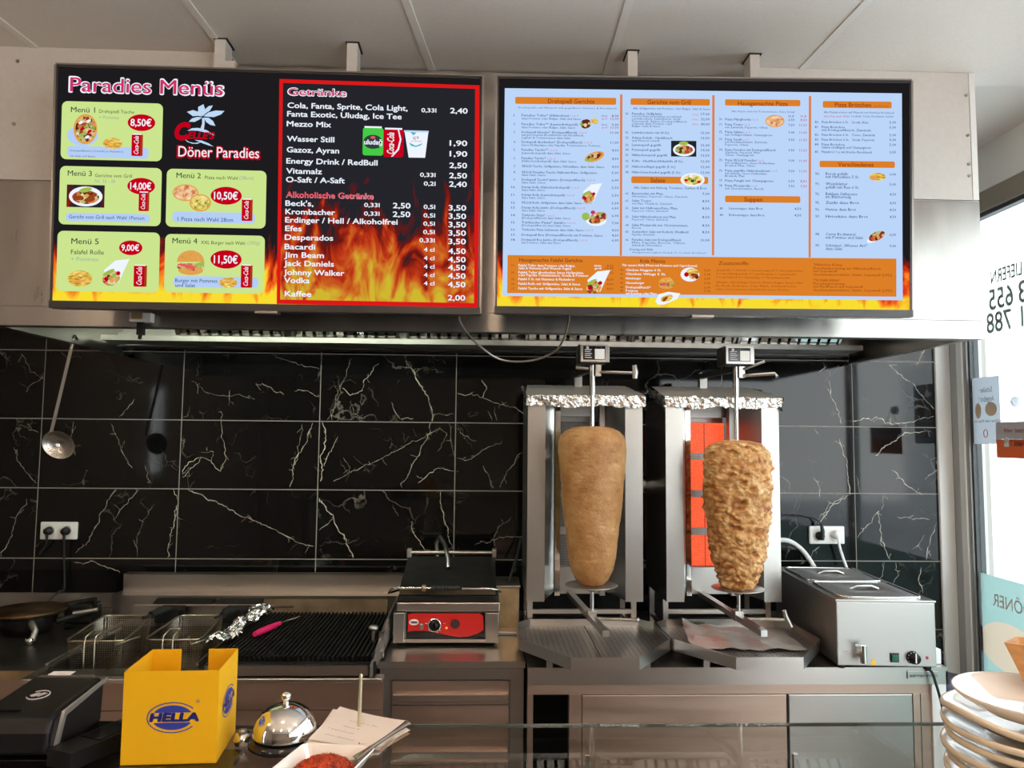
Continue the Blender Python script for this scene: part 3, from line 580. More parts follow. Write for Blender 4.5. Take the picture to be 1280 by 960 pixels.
t1('Menü 3', 86, 220.3, 116, 6.6, b=.008, res=3); t1('Gerichte vom Grill', 120, 222, 166, 4.2); t1('Nr. 35 - 38', 120, 229, 145, 4.2, 's_grey'); t1('Gericht vom Grill nach Wahl 1Person', 87.5, 273.5, 181.5, 4.4, 's_navy', .006)
t1('Menü 2', 221.5, 223, 252, 6.6, b=.008, res=3); t1('Pizza nach Wahl', 257, 224.5, 298, 4.2); t1('(28cm)', 300, 225, 318, 4.2, 's_grey'); t1('1 Pizza nach Wahl 28cm', 223, 276.5, 292, 4.8, 's_navy', .006)
t1('Menü 5', 90.5, 305.3, 124.5, 7, b=.008, res=3); t1('Falafel Rolle', 90, 318, 131, 5.6, b=.004); t1('+ Pommes', 90, 326.5, 124, 5, 's_grey')
t1('Menü 4', 216.5, 304.6, 247.5, 6.8, b=.008, res=3); t1('XXL Burger nach Wahl', 252, 305.5, 307, 4.2, b=.004); t1('(200g)', 310, 306, 325.5, 4.2, 's_grey'); t1('Burger mit Pommes', 220, 353, 272.5, 4.6, 's_navy', .006); t1('und Salat', 220, 359, 245, 4.4, 's_navy', .006)
price(S1, 177.4, 153.8, 17, 10.6, '8,50€'); price(S1, 177, 233, 17, 10.4, '14,00€'); price(S1, 283.2, 245, 19.3, 11.3, '10,50€'); price(S1, 164, 310, 14.3, 9.2, '9,00€'); price(S1, 283, 324.5, 19.3, 11.6, '11,50€')
can(S1, 165.6, 168.3, 179, 195.8); can(S1, 174.5, 240.5, 187, 264.5); can(S1, 303, 249.3, 316, 276.8); can(S1, 168.3, 331.8, 184, 358.8); can(S1, 302, 331.5, 315.8, 360)
fries(S1, 141.6, 180, 12, 7); fries(S1, 101, 348.5, 15, 10); fries(S1, 286, 353.5, 11, 6.5)
S1.oval('plate_picture', 's_blue', 104, 170, 19, 13, 4); S1.oval('flat_bread', 's_bun', 107.5, 162, 14.5, 19, 5); S1.oval('kebab_filling', 's_food', 108, 162, 12.5, 16, 6)
for (dx, dy, m) in ((-6, -8, 's_white'), (4, -10, 's_white'), (-4, 0, 's_red'), (5, 3, 's_red'), (-5, 7, 's_lettuce'), (2, 10, 's_white')): S1.oval('filling_piece', m, 108 + dx, 162 + dy, 3, 1.8, 7, 12, 30)
S1.rect('dish_photo', 'flame_dim', 84.5, 231, 131, 260, 4); S1.oval('plate_picture', 's_white', 108, 246, 20.5, 12.5, 5); S1.oval('grilled_meat', 's_food', 108, 247, 16.5, 8.5, 6)
for (dx, dy, rx, ry, m) in ((-9, 1, 6, 3, 's_brown'), (5, 3, 7, 3, 's_brown'), (0, -9, 8, 3, 's_lettuce'), (1, -2, 3, 2, 's_bun'), (8, -1, 5, 2, 's_brown')): S1.oval('dish_piece', m, 108 + dx, 247 + dy, rx, ry, 7, 14, 12)
S1.oval('pizza', 's_bun', 232.5, 241.3, 16, 10.6, 4); S1.oval('pizza_topping', 's_pizza', 232.5, 241.3, 14.5, 9.2, 5); S1.oval('pizza', 's_bun', 251, 254, 13.3, 11, 6); S1.oval('pizza_topping', 's_pizza2', 251, 254, 11.6, 9.4, 7)
wrap(S1, 141, 342, 1.0); burger(S1, 239, 328.5, 17, 16)
# palm logo
def lg(pts, m='s_palm', lay=3): S1.poly('logo_palm', m, [(200 + x / 9.143, 120 + y / 9.143) for x, y in pts], lay)
lg([(490, 235), (440, 195), (440, 130), (500, 98), (518, 150), (505, 215)]); lg([(500, 225), (515, 160), (560, 120), (608, 112), (575, 170), (530, 200)])
lg([(500, 235), (560, 190), (640, 170), (740, 175), (700, 215), (620, 245), (540, 240)]); lg([(485, 240), (440, 230), (380, 235), (312, 185), (380, 165), (445, 185)])
lg([(485, 250), (450, 275), (400, 300), (332, 298), (370, 260), (430, 243)]); lg([(505, 250), (560, 252), (610, 290), (637, 345), (580, 335), (530, 300)])
lg([(485, 255), (512, 255), (515, 320), (505, 388), (465, 380), (485, 320)]); lg([(315, 402), (370, 372), (440, 368), (540, 395), (632, 455), (540, 425), (440, 402), (370, 398)])
lg([(280, 490), (340, 530), (400, 540), (480, 528), (430, 550), (370, 548), (320, 530)]); lg([(400, 505), (480, 512), (560, 545), (615, 582), (560, 568), (480, 540)])
S1.text('logo_lettering', 's_red', 'C', 220, 174, 237, 19.5, 4, 4, .07, .25); S1.text('logo_lettering', 's_red', "ELLE'S", 235.5, 173.5, 268.5, 8, 5, 3, .04, .2, rot=0)
S1.text('logo_lettering', 's_red', 'Döner Paradies', 222.0, 197, 325.3, 14.5, 3, 3, .06); S1.text('logo_lettering', 's_white', 'Döner Paradies', 223.5, 196, 324.2, 13, 5, 3, .005)
# drinks list
S1.poly('list_border', 's_border', [(349.5, 99), (599.5, 107), (598, 385), (346, 380)], 1); S1.poly('list_panel', 'flame_dim', [(354, 104), (594, 111.5), (592.5, 379), (350.5, 374.5)], 2)
S1.text('list_heading', 's_white', 'Getränke', 360, 119.6, 433, 9.6, 3, 3, .05); S1.text('list_heading', 's_magenta', 'Getränke', 360.7, 119.2, 432.3, 8.8, 4, 3, .015)
S1.text('list_heading', 's_white', 'Alkoholische Getränke', 358, 247, 467, 7.2, 3, 3, .02); S1.text('list_heading', 's_pinkred', 'Alkoholische Getränke', 358.2, 246.8, 466.6, 7, 4, 3, .03)
def t2(st, x0, y, x1, cap=6.6): S1.text('list_lettering', 's_white', st, x0, y, x1, cap, 5, 3, .022)
for st, x0, y, x1 in (('Cola, Fanta, Sprite, Cola Light,', 360, 135.3, 509.5), ('Fanta Exotic, Uludag, Ice Tee', 359.5, 146, 502), ('Mezzo Mix', 359, 158.3, 414), ('Wasser Still', 359.3, 177, 418), ('Gazoz, Ayran', 359, 190.7, 424), ('Energy Drink / RedBull', 358.5, 204.7, 472),
    ('Vitamalz', 358.3, 217.2, 402.5), ('O-Saft / A-Saft', 358, 228, 431), ("Beck's,", 357.3, 257.5, 392), ('Krombacher', 357.3, 268, 419), ('Erdinger / Hell / Alkoholfrei', 357, 278.3, 497), ('Efes', 357, 289, 377.3), ('Desperados', 356.5, 300, 416.5), ('Bacardi', 356.3, 311.7, 394.3),
    ('Jim Beam', 356, 322, 405), ('Jack Daniels', 355.5, 332.5, 417.5), ('Johnny Walker', 355.3, 343.7, 430.5), ('Vodka', 355.7, 353.7, 387.3), ('Kaffee', 356.5, 370.5, 389.3)): t2(st, x0, y, x1)
for st, x0, y, x1 in (('2,40', 563, 142, 584.3), ('1,90', 562.3, 182.5, 583.8), ('1,90', 562.3, 195.8, 583.8), ('2,50', 562, 210.3, 583.6), ('2,50', 561.8, 223, 583.5), ('2,40', 561.6, 233.7, 583.3), ('2,50', 491.5, 260.5, 513), ('2,50', 491.3, 271.3, 512.8)): t2(st, x0, y, x1)
for k, y in enumerate((263.3, 273.7, 284.2, 294.7, 305.2, 317.3, 327.8, 337.8, 348.3, 359)): t2('3,50' if k < 5 else '4,50', 561 - k * .1, y, 582.5 - k * .1)
t2('2,00', 560, 375.6, 581.3)
for st, x0, y, x1 in (('0,33l', 527, 140.7, 545.3), ('0,33l', 525.3, 221.3, 544.3), ('0,2l', 530, 232.3, 544.3), ('0,33l', 455.6, 259, 474.6), ('0,33l', 455.4, 269.7, 474.4), ('0,5l', 529.8, 261.3, 543.9), ('0,5l', 529.6, 272, 543.7), ('0,5l', 529.4, 282.3, 543.5), ('0,5l', 529.2, 292.7, 543.3), ('0,33l', 524.6, 303, 543.3)): t2(st, x0, y, x1, 5.0)
for k, y in enumerate((314.7, 325.3, 335.8, 346.3, 356.8)): t2('4 cl', 530, y, 543, 5.0)
S1.rect('green_can', 's_lightgreen', 454, 160, 479, 195.3, 6, 3); S1.rect('can_rim', 's_white', 456, 158.3, 477.5, 161, 7); S1.oval('can_emblem', 's_dark', 466.5, 178, 12, 9, 7); S1.text('can_lettering', 's_white', 'uludağ', 455.5, 181, 478, 6, 8, 3, .03); S1.text('can_lettering', 's_dark', 'GAZOZ', 459, 185.6, 475, 2.6, 8, 2, .02)
S1.oval('can_emblem', 's_pinkred', 466.5, 172.5, 3, 1.8, 8)
S1.rect('red_can', 's_red', 479.6, 162, 504.3, 197.3, 6, 3); S1.rect('can_rim', 's_white', 481.5, 160.3, 503, 163, 7); S1.text('can_lettering', 's_white', 'Coca-Cola', 492.5, 193, 27, 8.5, 8, 3, .02, .35, rot=90)
S1.poly('can_wave', 's_white', [(497.5, 163), (499, 163), (502, 175), (499, 188), (491, 196.5), (489, 196.5), (497, 187), (500, 175)], 8)
S1.poly('yoghurt_cup', 's_white', [(505.8, 164.5), (535.5, 166.5), (531.5, 197.8), (511, 197.5)], 6); S1.rect('cup_rim', 's_palm', 505.2, 163.5, 536, 166.5, 7); S1.poly('cup_band', 's_teal', [(513, 166), (521, 166.5), (517, 170)], 8); S1.poly('cup_band', 's_teal', [(511.5, 179), (520, 183), (529, 179.5), (526, 182.5), (520, 184.5), (514, 183)], 8)
S1.text('cup_lettering', 's_navy', 'ÇT', 516.5, 174.5, 524, 3, 8, 2, .02); S1.text('cup_lettering', 's_pinkred', 'AYRAN', 514, 178, 527, 1.8, 8, 2)
S1.finish()
# ------------------------------------------------------------------ right screen
S2 = Screen((.641, 2.1273, 2.3447), 2.784, -1.98, 'right menu screen with pale blue price columns and orange headings')
S2.poly('flame_picture', 'flame', [(-SW / 2 + .007, SH / 2 - .007), (SW / 2 - .007, SH / 2 - .007), (SW / 2 - .007, -SH / 2 + .019), (-SW / 2 + .007, -SH / 2 + .019)], 0, False)
S2.poly('price_sheet', 's_sky', [(631, 110.5), (1127, 117), (1128, 375.5), (628, 370)], 1)
S2.poly('orange_panel', 's_orange', [(634.5, 319), (1120, 323.5), (1120, 371), (634, 366.5)], 2)
for x, y0, y1 in ((776.5, 118.5, 320), (891.6, 119.5, 319.5), (1012.2, 120.5, 322)): S2.poly('column_divider', 's_divider', [(x - 1.6, y0), (x + 1.4, y0), (x + .8, y1), (x - 2.0, y1)], 3)
def bar(x0, y0, x1, y1, st, tx0, tx1, by):
    S2.rect('heading_bar', 's_orange', x0, y0, x1, y1, 3, 2); S2.text('heading', 's_brown', st, tx0, by, tx1, 5.4, 5, 2, .02)
bar(644, 121.5, 770, 131.5, 'Drehspieß Gerichte', 685, 743, 129.5); bar(788, 123.3, 887, 132.5, 'Gerichte vom Grill', 809, 863, 130.7); bar(906, 124.5, 1000, 133.3, 'Hausgemachte Pizza', 922, 984, 132.3)
bar(1028, 126.7, 1114, 136, 'Pizza Brötchen', 1043, 1088, 134); bar(789, 220.7, 885, 230.2, 'Salate', 813, 831, 228.3); bar(906, 244.8, 1000, 254, 'Suppen', 930, 952.5, 252.2); bar(1024, 201.3, 1118, 210.3, 'Verschiedenes', 1047, 1091, 208.5)
def t3(st, x0, y, x1, cap=2.9, m='s_navy', b=.012): S2.text('small_lettering', m, st, x0, y, x1, cap, 5, 1, b)
t3('Drehspieße auf Wunsch mit gegrilltem Gemüse & Knoblauch', 648, 136, 771, 2.2, b=0)
t3('im Döner', 1092, 134, 1110, 2.2, 's_brown', 0)
col1 = [('1.', 146, 'Paradies Teller* (Hähnchen)', 711, '8,00'), ('', 149.8, 'dazu Pommes oder Bulgur, Salat und Sauce', 726, ''), ('2.', 157, 'Paradies Teller** (Lammdrehspieß)', 722, '9,00'), ('', 160.8, 'dazu Pommes oder Bulgur, Salat, Sauce', 719, ''),
 ('3.', 167, 'Drehspieß Iskender* (Drehspießfleisch)', 721, '11,00'), ('', 170.3, 'auf geröstetem Brotwürfeln mit Knoblauch,', 730, ''), ('', 173.8, 'Joghurt & Tomatensauce dazu Salat', 713, ''), ('4.', 179.3, 'Drehspieß überbacken* (Drehspießfleisch)', 728, '11,00'), ('', 183, 'Sauce Hollandaise oder Paprika, Tomatensauce, Pommes', 750, ''),
 ('5.', 189, 'Paradies Tasche**', 685, '4,50'), ('', 193, '(Lammdrehspieß) dazu Salat, Sauce', 713, ''), ('6.', 199.5, 'Paradies Tasche*', 682, '4,50'), ('', 203, '(Hähnchendrehspieß) dazu Salat, Sauce', 720, ''), ('7.', 209.5, 'VEGGI Tasche Grillgemüse, Hirtenkäse, dazu Salat, Sauce', 755, '4,50'),
 ('8.', 217, 'VEGGI Paradies Tasche Halloumi-Käse, Grillgemüse', 746, '5,00'), ('', 220.3, 'dazu Salat, Sauce', 682, ''), ('9.', 226.3, 'Drehspieß Tasche* Jumbo (Drehspießfleisch)', 731, '6,00'), ('', 229.7, 'dazu Salat, Sauce', 682, ''), ('10.', 235.7, 'Dürüm Rolle (Hähnchendrehspieß)', 712, '5,50'), ('', 239, 'dazu Salat, Sauce', 681, ''),
 ('11.', 245.3, 'Dürüm Rolle (Lammdrehspieß)', 706, '5,50'), ('', 248.7, 'dazu Salat, Sauce', 681, ''), ('12.', 255, 'VEGGI Rolle Grillgemüse dazu Salat, Sauce', 727, '5,50'), ('13.', 261.2, 'Dürüm Rolle Jumbo (Drehspießfleisch)', 719, '6,50'), ('', 264.6, 'dazu Salat, Sauce', 681, ''), ('14.', 270.6, 'Türkische Pizza*', 681, '6,00'), ('', 274, '(Drehspießfleisch) dazu Salat, Sauce', 713, ''),
 ('15.', 279.7, 'Türkische Pizza* Jumbo', 707, '7,00'), ('', 283.3, '(Drehspießfleisch) dazu Salat, Sauce', 713, ''), ('16.', 288.7, 'Türkische Pizza Lahmacun dazu Salat, Sauce', 729, '4,50'), ('17.', 295.2, 'Drehspieß Box (Drehspießfleisch) mit Pommes, Sauce', 753, '4,50'), ('18.', 301.3, 'Drehspieß Box Jumbo (Drehspießfleisch)', 722, '6,00'), ('', 304.8, 'mit Pommes, Salat und Sauce', 701, '')]
for no, y, st, x1, pr in col1:
    if no: t3(no, 642 - (3 if len(no) > 2 else 0), y, 644.5, 2.9); t3('1,a,2,G', x1 + 2, y + .2, x1 + 12, 2.0, 's_textred', 0) if x1 < 735 else None
    t3(st, 652 if no or True else 652, y, x1, 3.0 if no else 2.7, b=.014 if no else .006)
    if pr: t3(pr, 764.5 - (1.5 if len(pr) > 4 else 0), y + .9, 773, 3.0)
for y in (146.5, 157.5): t3('klein', 752, y, 759, 2.4, b=0); t3('groß', 752, y + 3.5, 759, 2.4, 's_textred', 0); t3('13,00', 763, y + 4, 773, 3, 's_textred')
t3('Alle Grillgerichte mit Pommes oder Bulgur, Salat & Sauce', 791, 137.2, 887, 2.6, b=.006)
col2 = [('30.', 144, 'Paradies Grillplatte', 827, '17,00'), ('', 147, 'Gemischte Platte mit Spezialitäten aus Lammspieß,', 852, ''), ('', 150, 'Lammkotelette, Lammfleisch, Spieß', 850, ''), ('', 153.2, 'Putenspieß, Adana, Drehspießfleisch', 858, ''), ('', 156.2, 'Calamari dazu Pommes oder', 840, ''), ('', 159.2, 'Bulgur, Salat & Sauce', 825, ''),
 ('31.', 167.5, 'Lammkotelette mit (4 St.)', 836, '15,00'), ('32.', 174, 'Adana Kebab - Hackfleisch', 840, '13,50'), ('', 177.4, '(auf Wunsch scharf)', 824, ''), ('33.', 183, 'Lammspieß gegrillt', 826, '15,00'), ('34.', 189, 'Putenspieß gegrillt', 825, '14,00'), ('35.', 195.6, 'Hähnchenspieß gegrillt', 834, '13,50'), ('36.', 203, 'Köfte - Hackfleischfrikadelle (4 St.)', 853, '12,00'),
 ('37.', 210, 'Hähnchenflügel gegrillt (5 St.)', 844, '12,00'), ('38.', 217, 'Hähnchenschenkel gegrillt (5 St.)', 850, '12,00'), ('60.', 243.6, 'Bauernsalat mit Mais,', 829, '7,00'), ('', 247, 'Hirtenkäse, Peperoni, Oliven, Zwiebeln', 859, ''), ('61.', 252.6, 'Salat Tonno', 814, '8,50'), ('', 256, 'mit Mais, Thunfisch, Zwiebeln', 840, ''),
 ('62.', 261.7, 'Salat mit Halloumi-Käse, Mais,', 847, '8,50'), ('', 265, 'Peperoni, Oliven, Zwiebeln', 835, ''), ('63.', 272.6, 'Salat Hähnchenbrust mit Mais,', 845, '8,50'), ('', 275.8, 'Peperoni, Oliven, Zwiebeln', 835, ''), ('64.', 283, 'Salat Mozzarella mit Cherrytomaten,', 860, '8,50'), ('', 286.3, 'Rucola', 801, ''), ('65.', 291.3, 'Gemischter Salat mit Rotkohl, Weißkohl', 860, '8,50'), ('', 294.6, 'Paprika, Zwiebeln', 818, ''),
 ('66.', 301.3, 'Paradies Salat mit Drehspießfleisch', 851, '10,00'), ('', 304.7, 'Mais, Paprika, Rucola, Oliven,', 857, ''), ('', 308, 'Zwiebeln, Hirtenkäse', 827, '')]
for k, (no, y, st, x1, pr) in enumerate(col2):
    if no: t3(no, 781.5, y, 786, 2.9)
    t3(st, 789.7, y, x1, 3.0 if no else 2.5, b=.014 if no else 0.004)
    if pr: t3(pr, 877.5 if len(pr) < 5 else 876, y + .7, 886.5, 3.1)
for y, p_ in ((144.8, '2 Pers.'), (151, '3 Pers.'), (157, '4 Pers.')): t3(p_, 865, y, 873, 2.4, 's_textred', 0)
t3('32,00', 876, 151, 886.5, 3.1); t3('80,00', 876, 157.3, 886.5, 3.1)
t3('Alle Salate mit Eisberg, Tomaten, Gurken & Brot', 792, 236.3, 883, 3.0); t3('Dressing nach Wahl:', 787, 313.3, 816, 2.8); t3('Hausgemacht: Joghurt, Essig & Öl, Cocktail, Knoblauch', 790, 316.6, 882, 2.0, b=0)
t3('Alle Pizzen sind mit Tomatensauce, Käse belegt', 914, 140.8, 993, 2.3, b=0)
col3 = [('70.', 151, 'Pizza Margherita', 938, '6,50', '8,50'), ('71.', 157.4, 'Pizza Tonno', 928, '9,50', '11,50'), ('', 160.8, 'mit Zwiebeln, Peperoni, Oliven', 959, '', ''), ('72.', 166.8, 'Pizza Salami', 928, '9,00', '11,00'), ('', 170.2, 'mit Geflügel-Salami, Champignons', 965, '', ''), ('73.', 176, 'Pizza Sucuk', 927, '9,50', '11,50'), ('', 179.2, 'mit Knoblauchwurst, Zwiebeln,', 959, '', ''), ('', 182.6, 'Peperoni, Oliven', 935, '', ''),
 ('74.', 189, 'Pizza Paradies mit Drehspießfleisch', 969, '9,50', '11,50'), ('', 192.2, 'Zwiebeln, Peperoni, Mais,', 950, '', ''), ('', 195.4, 'Oliven, Champignons', 942, '', ''), ('75.', 202, 'Pizza VEGGI Paradies', 945, '9,00', '11,00'), ('', 205.3, 'mit Grillgemüse, Sauce Hollandaise', 968, '', ''), ('', 208.6, 'Brokkoli, Mais, Oliven', 943, '', ''), ('76.', 215, 'Pizza gegrillte Hähnchenbrust', 962, '9,50', '11,50'), ('', 218.4, 'mit Ananas, Sauce Hollandaise', 958, '', ''), ('', 221.6, 'Brokkoli, Mais', 930, '', ''),
 ('77.', 227.5, 'Pizza Funghi mit Champignons', 966, '6,50', '8,50'), ('78.', 233.8, 'Pizza Mozzarella', 937, '7,50', '9,50'), ('', 237.3, 'mit Cherrytomaten, Rucola', 954, '', '')]
for no, y, st, x1, p1, p2 in col3:
    if no: t3(no, 898.5, y, 903, 2.9); t3('1,a,G', x1 + 1.5, y, x1 + 9, 2.0, 's_textred', 0) if x1 < 965 else None
    t3(st, 906, y, x1, 3.0 if no else 2.7, b=.014 if no else .006)
    if p1: t3(p1, 985, y + .7, 992.5, 3.0); t3(p2, 998.5 if len(p2) > 4 else 1000, y + .9, 1008, 3.0, 's_textred')
t3('26 Ø', 985, 147, 992, 2.6); t3('30 Ø', 1000, 147.2, 1007.5, 2.6, 's_textred')
for no, y, st, x1 in (('83.', 262.2, 'Linsensuppe dazu Brot', 953), ('84.', 270.4, 'Bohnensuppe dazu Brot', 955)): t3(no, 899.5, y, 904, 2.9); t3(st, 911, y, x1, 3.0); t3('4,50', 992.5, y + .6, 1001, 3.1)
t3('Alle Pizzabrötchen auf Wunsch mit frischem Knoblauch', 1029, 142, 1117, 2.6, b=.004); t3('dazu Dip nach Wahl', 1029, 147, 1061, 2.6, 's_textred', .004); t3('Cocktail, Curry, Knoblauch, Scharf', 1063, 147, 1116, 2.6, b=.004)
for no, y, st, x1, pr in (('80.', 154.5, 'Pizza Brötchen 6 St.   Gouda, Käse', 1085, '5,00'), ('81.', 160.7, 'Pizza Brötchen', 1055, '5,00'), ('', 164.4, 'mit Drehspießfleisch, Zwiebeln', 1088, ''), ('82.', 170.3, 'Pizza Brötchen 6 St.   Tonno, Zwiebeln', 1093, '5,00'), ('83.', 176.3, 'Pizza Brötchen 6 St.   Sucuk, Peperoni', 1092, '5,00'), ('84.', 182.4, 'Pizza Brötchen', 1055, '5,00'), ('', 186, 'Salami (Geflügel) und Champignons', 1088, ''), ('85.', 191.7, 'Pizzabrot 1,a mit frische Knoblauch', 1089, '3,50'),
  ('90.', 219.3, 'Börek gefüllt', 1059, '6,00'), ('', 223, 'mit Hirtenkäse 5 St.', 1073, ''), ('91.', 231.8, 'Weinblätter', 1059, '5,00'), ('', 236, 'gefüllt mit Reis 6 St.', 1073, ''), ('92.', 244.3, 'Baklava Süßspeise', 1071, '4,50'), ('', 248, 'im Blätterteig', 1063, ''), ('95.', 255.2, 'Zaziki dazu Brot', 1073, '4,50'), ('96.', 263.7, 'Humus dazu Brot', 1069, '4,50'), ('97.', 272.4, 'Hirtenkäse dazu Brot', 1084, '4,50'), ('98.', 294.6, 'Curry Bockwurst', 1069, '6,50'), ('', 298.7, 'mit Pommes und Salat', 1078, ''), ('99.', 308.7, 'Schnitzel „Wiener Art"', 1083, '9,00'), ('', 312.8, 'dazu Salat', 1052, '')):
    x0 = 1026.5 if y < 200 else 1031.5
    if no: t3(no, x0 - 8.5 if y < 200 else 1018.5, y, x0 - 3.5 if y < 200 else 1024, 3.0 if y < 200 else 3.4)
    t3(st, x0, y, x1, 3.0 if y < 200 else 3.5)
    if pr: t3(pr, 1111.2, y + .6, 1119.2, 3.2)
# orange block
S2.text('heading', 's_brown', 'Hausgemachte Falafel Gerichte', 649, 327.3, 728, 4.6, 5, 2, .02); S2.text('heading', 's_brown', 'Kids Menüs', 800, 328.7, 831, 4.6, 5, 2, .02); S2.text('heading', 's_brown', 'Zusatzstoffe:', 898, 331.3, 936, 4.6, 5, 2, .015)
for no, y, st, x1 in (('19.', 333.3, 'Falafel Teller dazu Pommes oder Bulgur,', 719), ('', 336.8, 'Salat & Hummus (Auf Wunsch Vegan)', 714), ('20.', 342, 'Falafel Teller überbacken Sauce Hollandaise', 729), ('', 345.4, 'oder Paprika Tomatensauce, Gouda & Pommes', 735), ('25.', 350.4, 'Falafel 5 St. mit Hummus & Fladenbrot', 718), ('26.', 356.2, 'Falafel Rolle mit Grillgemüse, Salat & Sauce', 725), ('27.', 362, 'Falafel Tasche mit Grillgemüse, Salat & Sauce', 728)):
    if no: t3(no, 639, y, 643.5, 2.6, 's_brown'); t3('8,50' if no != '20.' else '9,50', 758.5, y + .6, 766.5, 2.8, 's_brown')
    t3(st, 648, y, x1, 3.0, 's_white', .02)
t3('klein', 743, 333.5, 751.5, 2.4, 's_white', .02); t3('groß', 743, 336.8, 751.5, 2.4, 's_white', .02); t3('10,00', 756.5, 336.9, 767, 2.6, 's_brown')
t3('Für unsere Kids (Menü mit Pommes und Capri-Sonne)', 778, 333, 871, 2.9, 's_white', .02)
for no, y, st, x1 in (('40.', 339, 'Chicken Nuggets 6 St.', 826), ('41.', 344, 'Chicken Wings 5 St.', 832), ('42.', 349.4, 'Hamburger', 801), ('43.', 355, 'Cheeseburger', 805), ('44.', 360.6, 'Drehspießfleisch*', 813), ('45.', 364.8, 'Pommes', 797), ('', 368.2, 'mit Ketchup oder Mayo', 821)):
    if no: t3(no, 775, y, 779.5, 2.6, 's_brown'); t3('5,00', 880, y + .5, 887.5, 2.8, 's_brown')
    t3(st, 782, y, x1, 2.9, 's_white', .02)
for k, st in enumerate(('Zusatzstoffe: 1 = Farbstoff, 2 = Konservierungsstoff, 3 = Antioxidationsmittel', '4 = mit Süßungsmitteln, 5 = mit Phosphat, 6 = geschwefelt', '7 = mit Süßstoff, 8 = Chininhaltig, 9 = Phenylalaninquelle', 'Allergene: Glutenhaltiges Getreide, Weizen, Roggen, Gerste, Hafer', 'Ei, Fisch, Erdnüsse, Soja, Milch, Schalenfrüchte', 'Sellerie, Senf, Sesamsamen, Schwefeldioxid, Lupinen, Weichtiere')):
    y = 339 + (k % 3) * 4.4 + (15 if k > 2 else 0); t3(st, 895, y, 1003 - (k % 3) * 8, 2.4, 's_brown', 0)
for y, st, x1 in ((332.4, '*Hähnchen Kebap:', 1053), (336.8, 'Fleischzubereitung aus Hähnchenfleisch', 1100), (340.4, 'mit Sojaeiweiß', 1046), (344.7, 'Geschmacksverstärker, Stärke, Sojaeiweiß (2,M,I)', 1114), (352, '**DÖNER KEBAP:', 1049), (356, 'Fleischzubereitung', 1055), (359.6, 'aus Rindfleisch mit Sojaeiweiß', 1078), (364, 'Geschmacksverstärker, Stärke, Sojaeiweiß (2,M,I)', 1114)): t3(st, 1016, y, x1, 3.0, 's_brown', .01)
# dish pictures
S2.oval('dish_picture', 's_food', 732, 155.5, 7, 6, 6, rot=20); S2.oval('dish_picture', 's_fries', 743, 152, 5, 3.5, 6, rot=-20)
S2.oval('dish_picture', 's_bun', 743, 196.5, 13, 6, 6, rot=20); S2.oval('dish_picture', 's_food', 743, 196, 10, 4, 7, rot=20); S2.oval('lettuce', 's_lettuce', 737, 200, 7, 2, 7, rot=10)
wrap(S2, 736, 243, .75); S2.oval('dish_picture', 's_white', 745, 276, 13, 7, 5); S2.oval('dish_picture', 's_food', 747, 273, 12, 7, 6, rot=20); S2.oval('dish_picture', 's_lettuce', 732, 271, 5, 5, 6); S2.oval('dish_picture', 's_magenta', 741, 266, 3, 2.5, 7)
S2.rect('dish_photo', 'flame_dim', 838.5, 176.5, 870, 196.5, 6); S2.oval('plate_picture', 's_white', 854.5, 188, 14, 8.3, 7); S2.oval('dish_picture', 's_food', 854.5, 188, 11.5, 5.6, 8); S2.oval('dish_picture', 's_lettuce', 854, 180, 6, 2.6, 9)
S2.oval('plate_picture', 's_white', 865.3, 225.3, 15.5, 8.6, 6); S2.oval('dish_picture', 's_pizza2', 865.3, 225.3, 12.5, 6.6, 7)
for dx, dy, m in ((-8, 1, 's_red'), (8, 3, 's_red'), (0, 2, 's_dark'), (-2, -4, 's_white'), (5, -2, 's_lettuce')): S2.oval('dish_piece', m, 865 + dx, 225 + dy, 2.4, 1.8, 8, 10)
S2.oval('pizza', 's_bun', 968, 152, 12.3, 8, 6); S2.oval('pizza_topping', 's_pizza', 968, 152, 11, 6.8, 7)
S2.oval('pastry', 's_fries', 1096, 221.5, 10.5, 5, 6); S2.oval('pastry', 's_bun', 1091, 223, 5, 3, 7); S2.oval('dish_picture', 's_white', 1091, 299, 9, 4, 6, rot=25); S2.oval('dish_picture', 's_food', 1095, 295.5, 11, 5.5, 7, rot=25)
wrap(S2, 743, 354, .9); burger(S2, 832.5, 354, 9.5, 7.5); S2.oval('plate_picture', 's_white', 862, 343.5, 12, 9, 6); S2.oval('dish_picture', 's_fries', 865, 341, 8, 5, 7); S2.oval('dish_picture', 's_food', 867, 346, 6, 4, 8); S2.oval('dish_picture', 's_red', 857.5, 343.5, 3, 3, 8, 14)
S2.poly('wrap_paper', 's_white', [(819, 377), (823, 368), (835, 365), (850, 367), (846, 374), (830, 381), (822, 381)], 6); S2.oval('dish_picture', 's_fries', 833, 373, 8, 4, 7, rot=20); S2.oval('dish_picture', 's_brown', 831, 374, 4, 2, 8, rot=45)
S2.finish()
# ================================================================== BACK COUNTER
def rnd(mb, seed, amt, sc_=30):
    for i, v in enumerate(mb.v): mb.v[i] = v + noise.noise_vector(v * sc_ + Vector((seed, 0, 0))) * amt
    return mb
def grid(mb, f, nu, nv, smooth=True):
    vs = [f(i / nu, j / nv) for j in range(nv + 1) for i in range(nu + 1)]
    return mb.add(vs, [(j * (nu + 1) + i, j * (nu + 1) + i + 1, (j + 1) * (nu + 1) + i + 1, (j + 1) * (nu + 1) + i) for j in range(nv) for i in range(nu)], smooth)
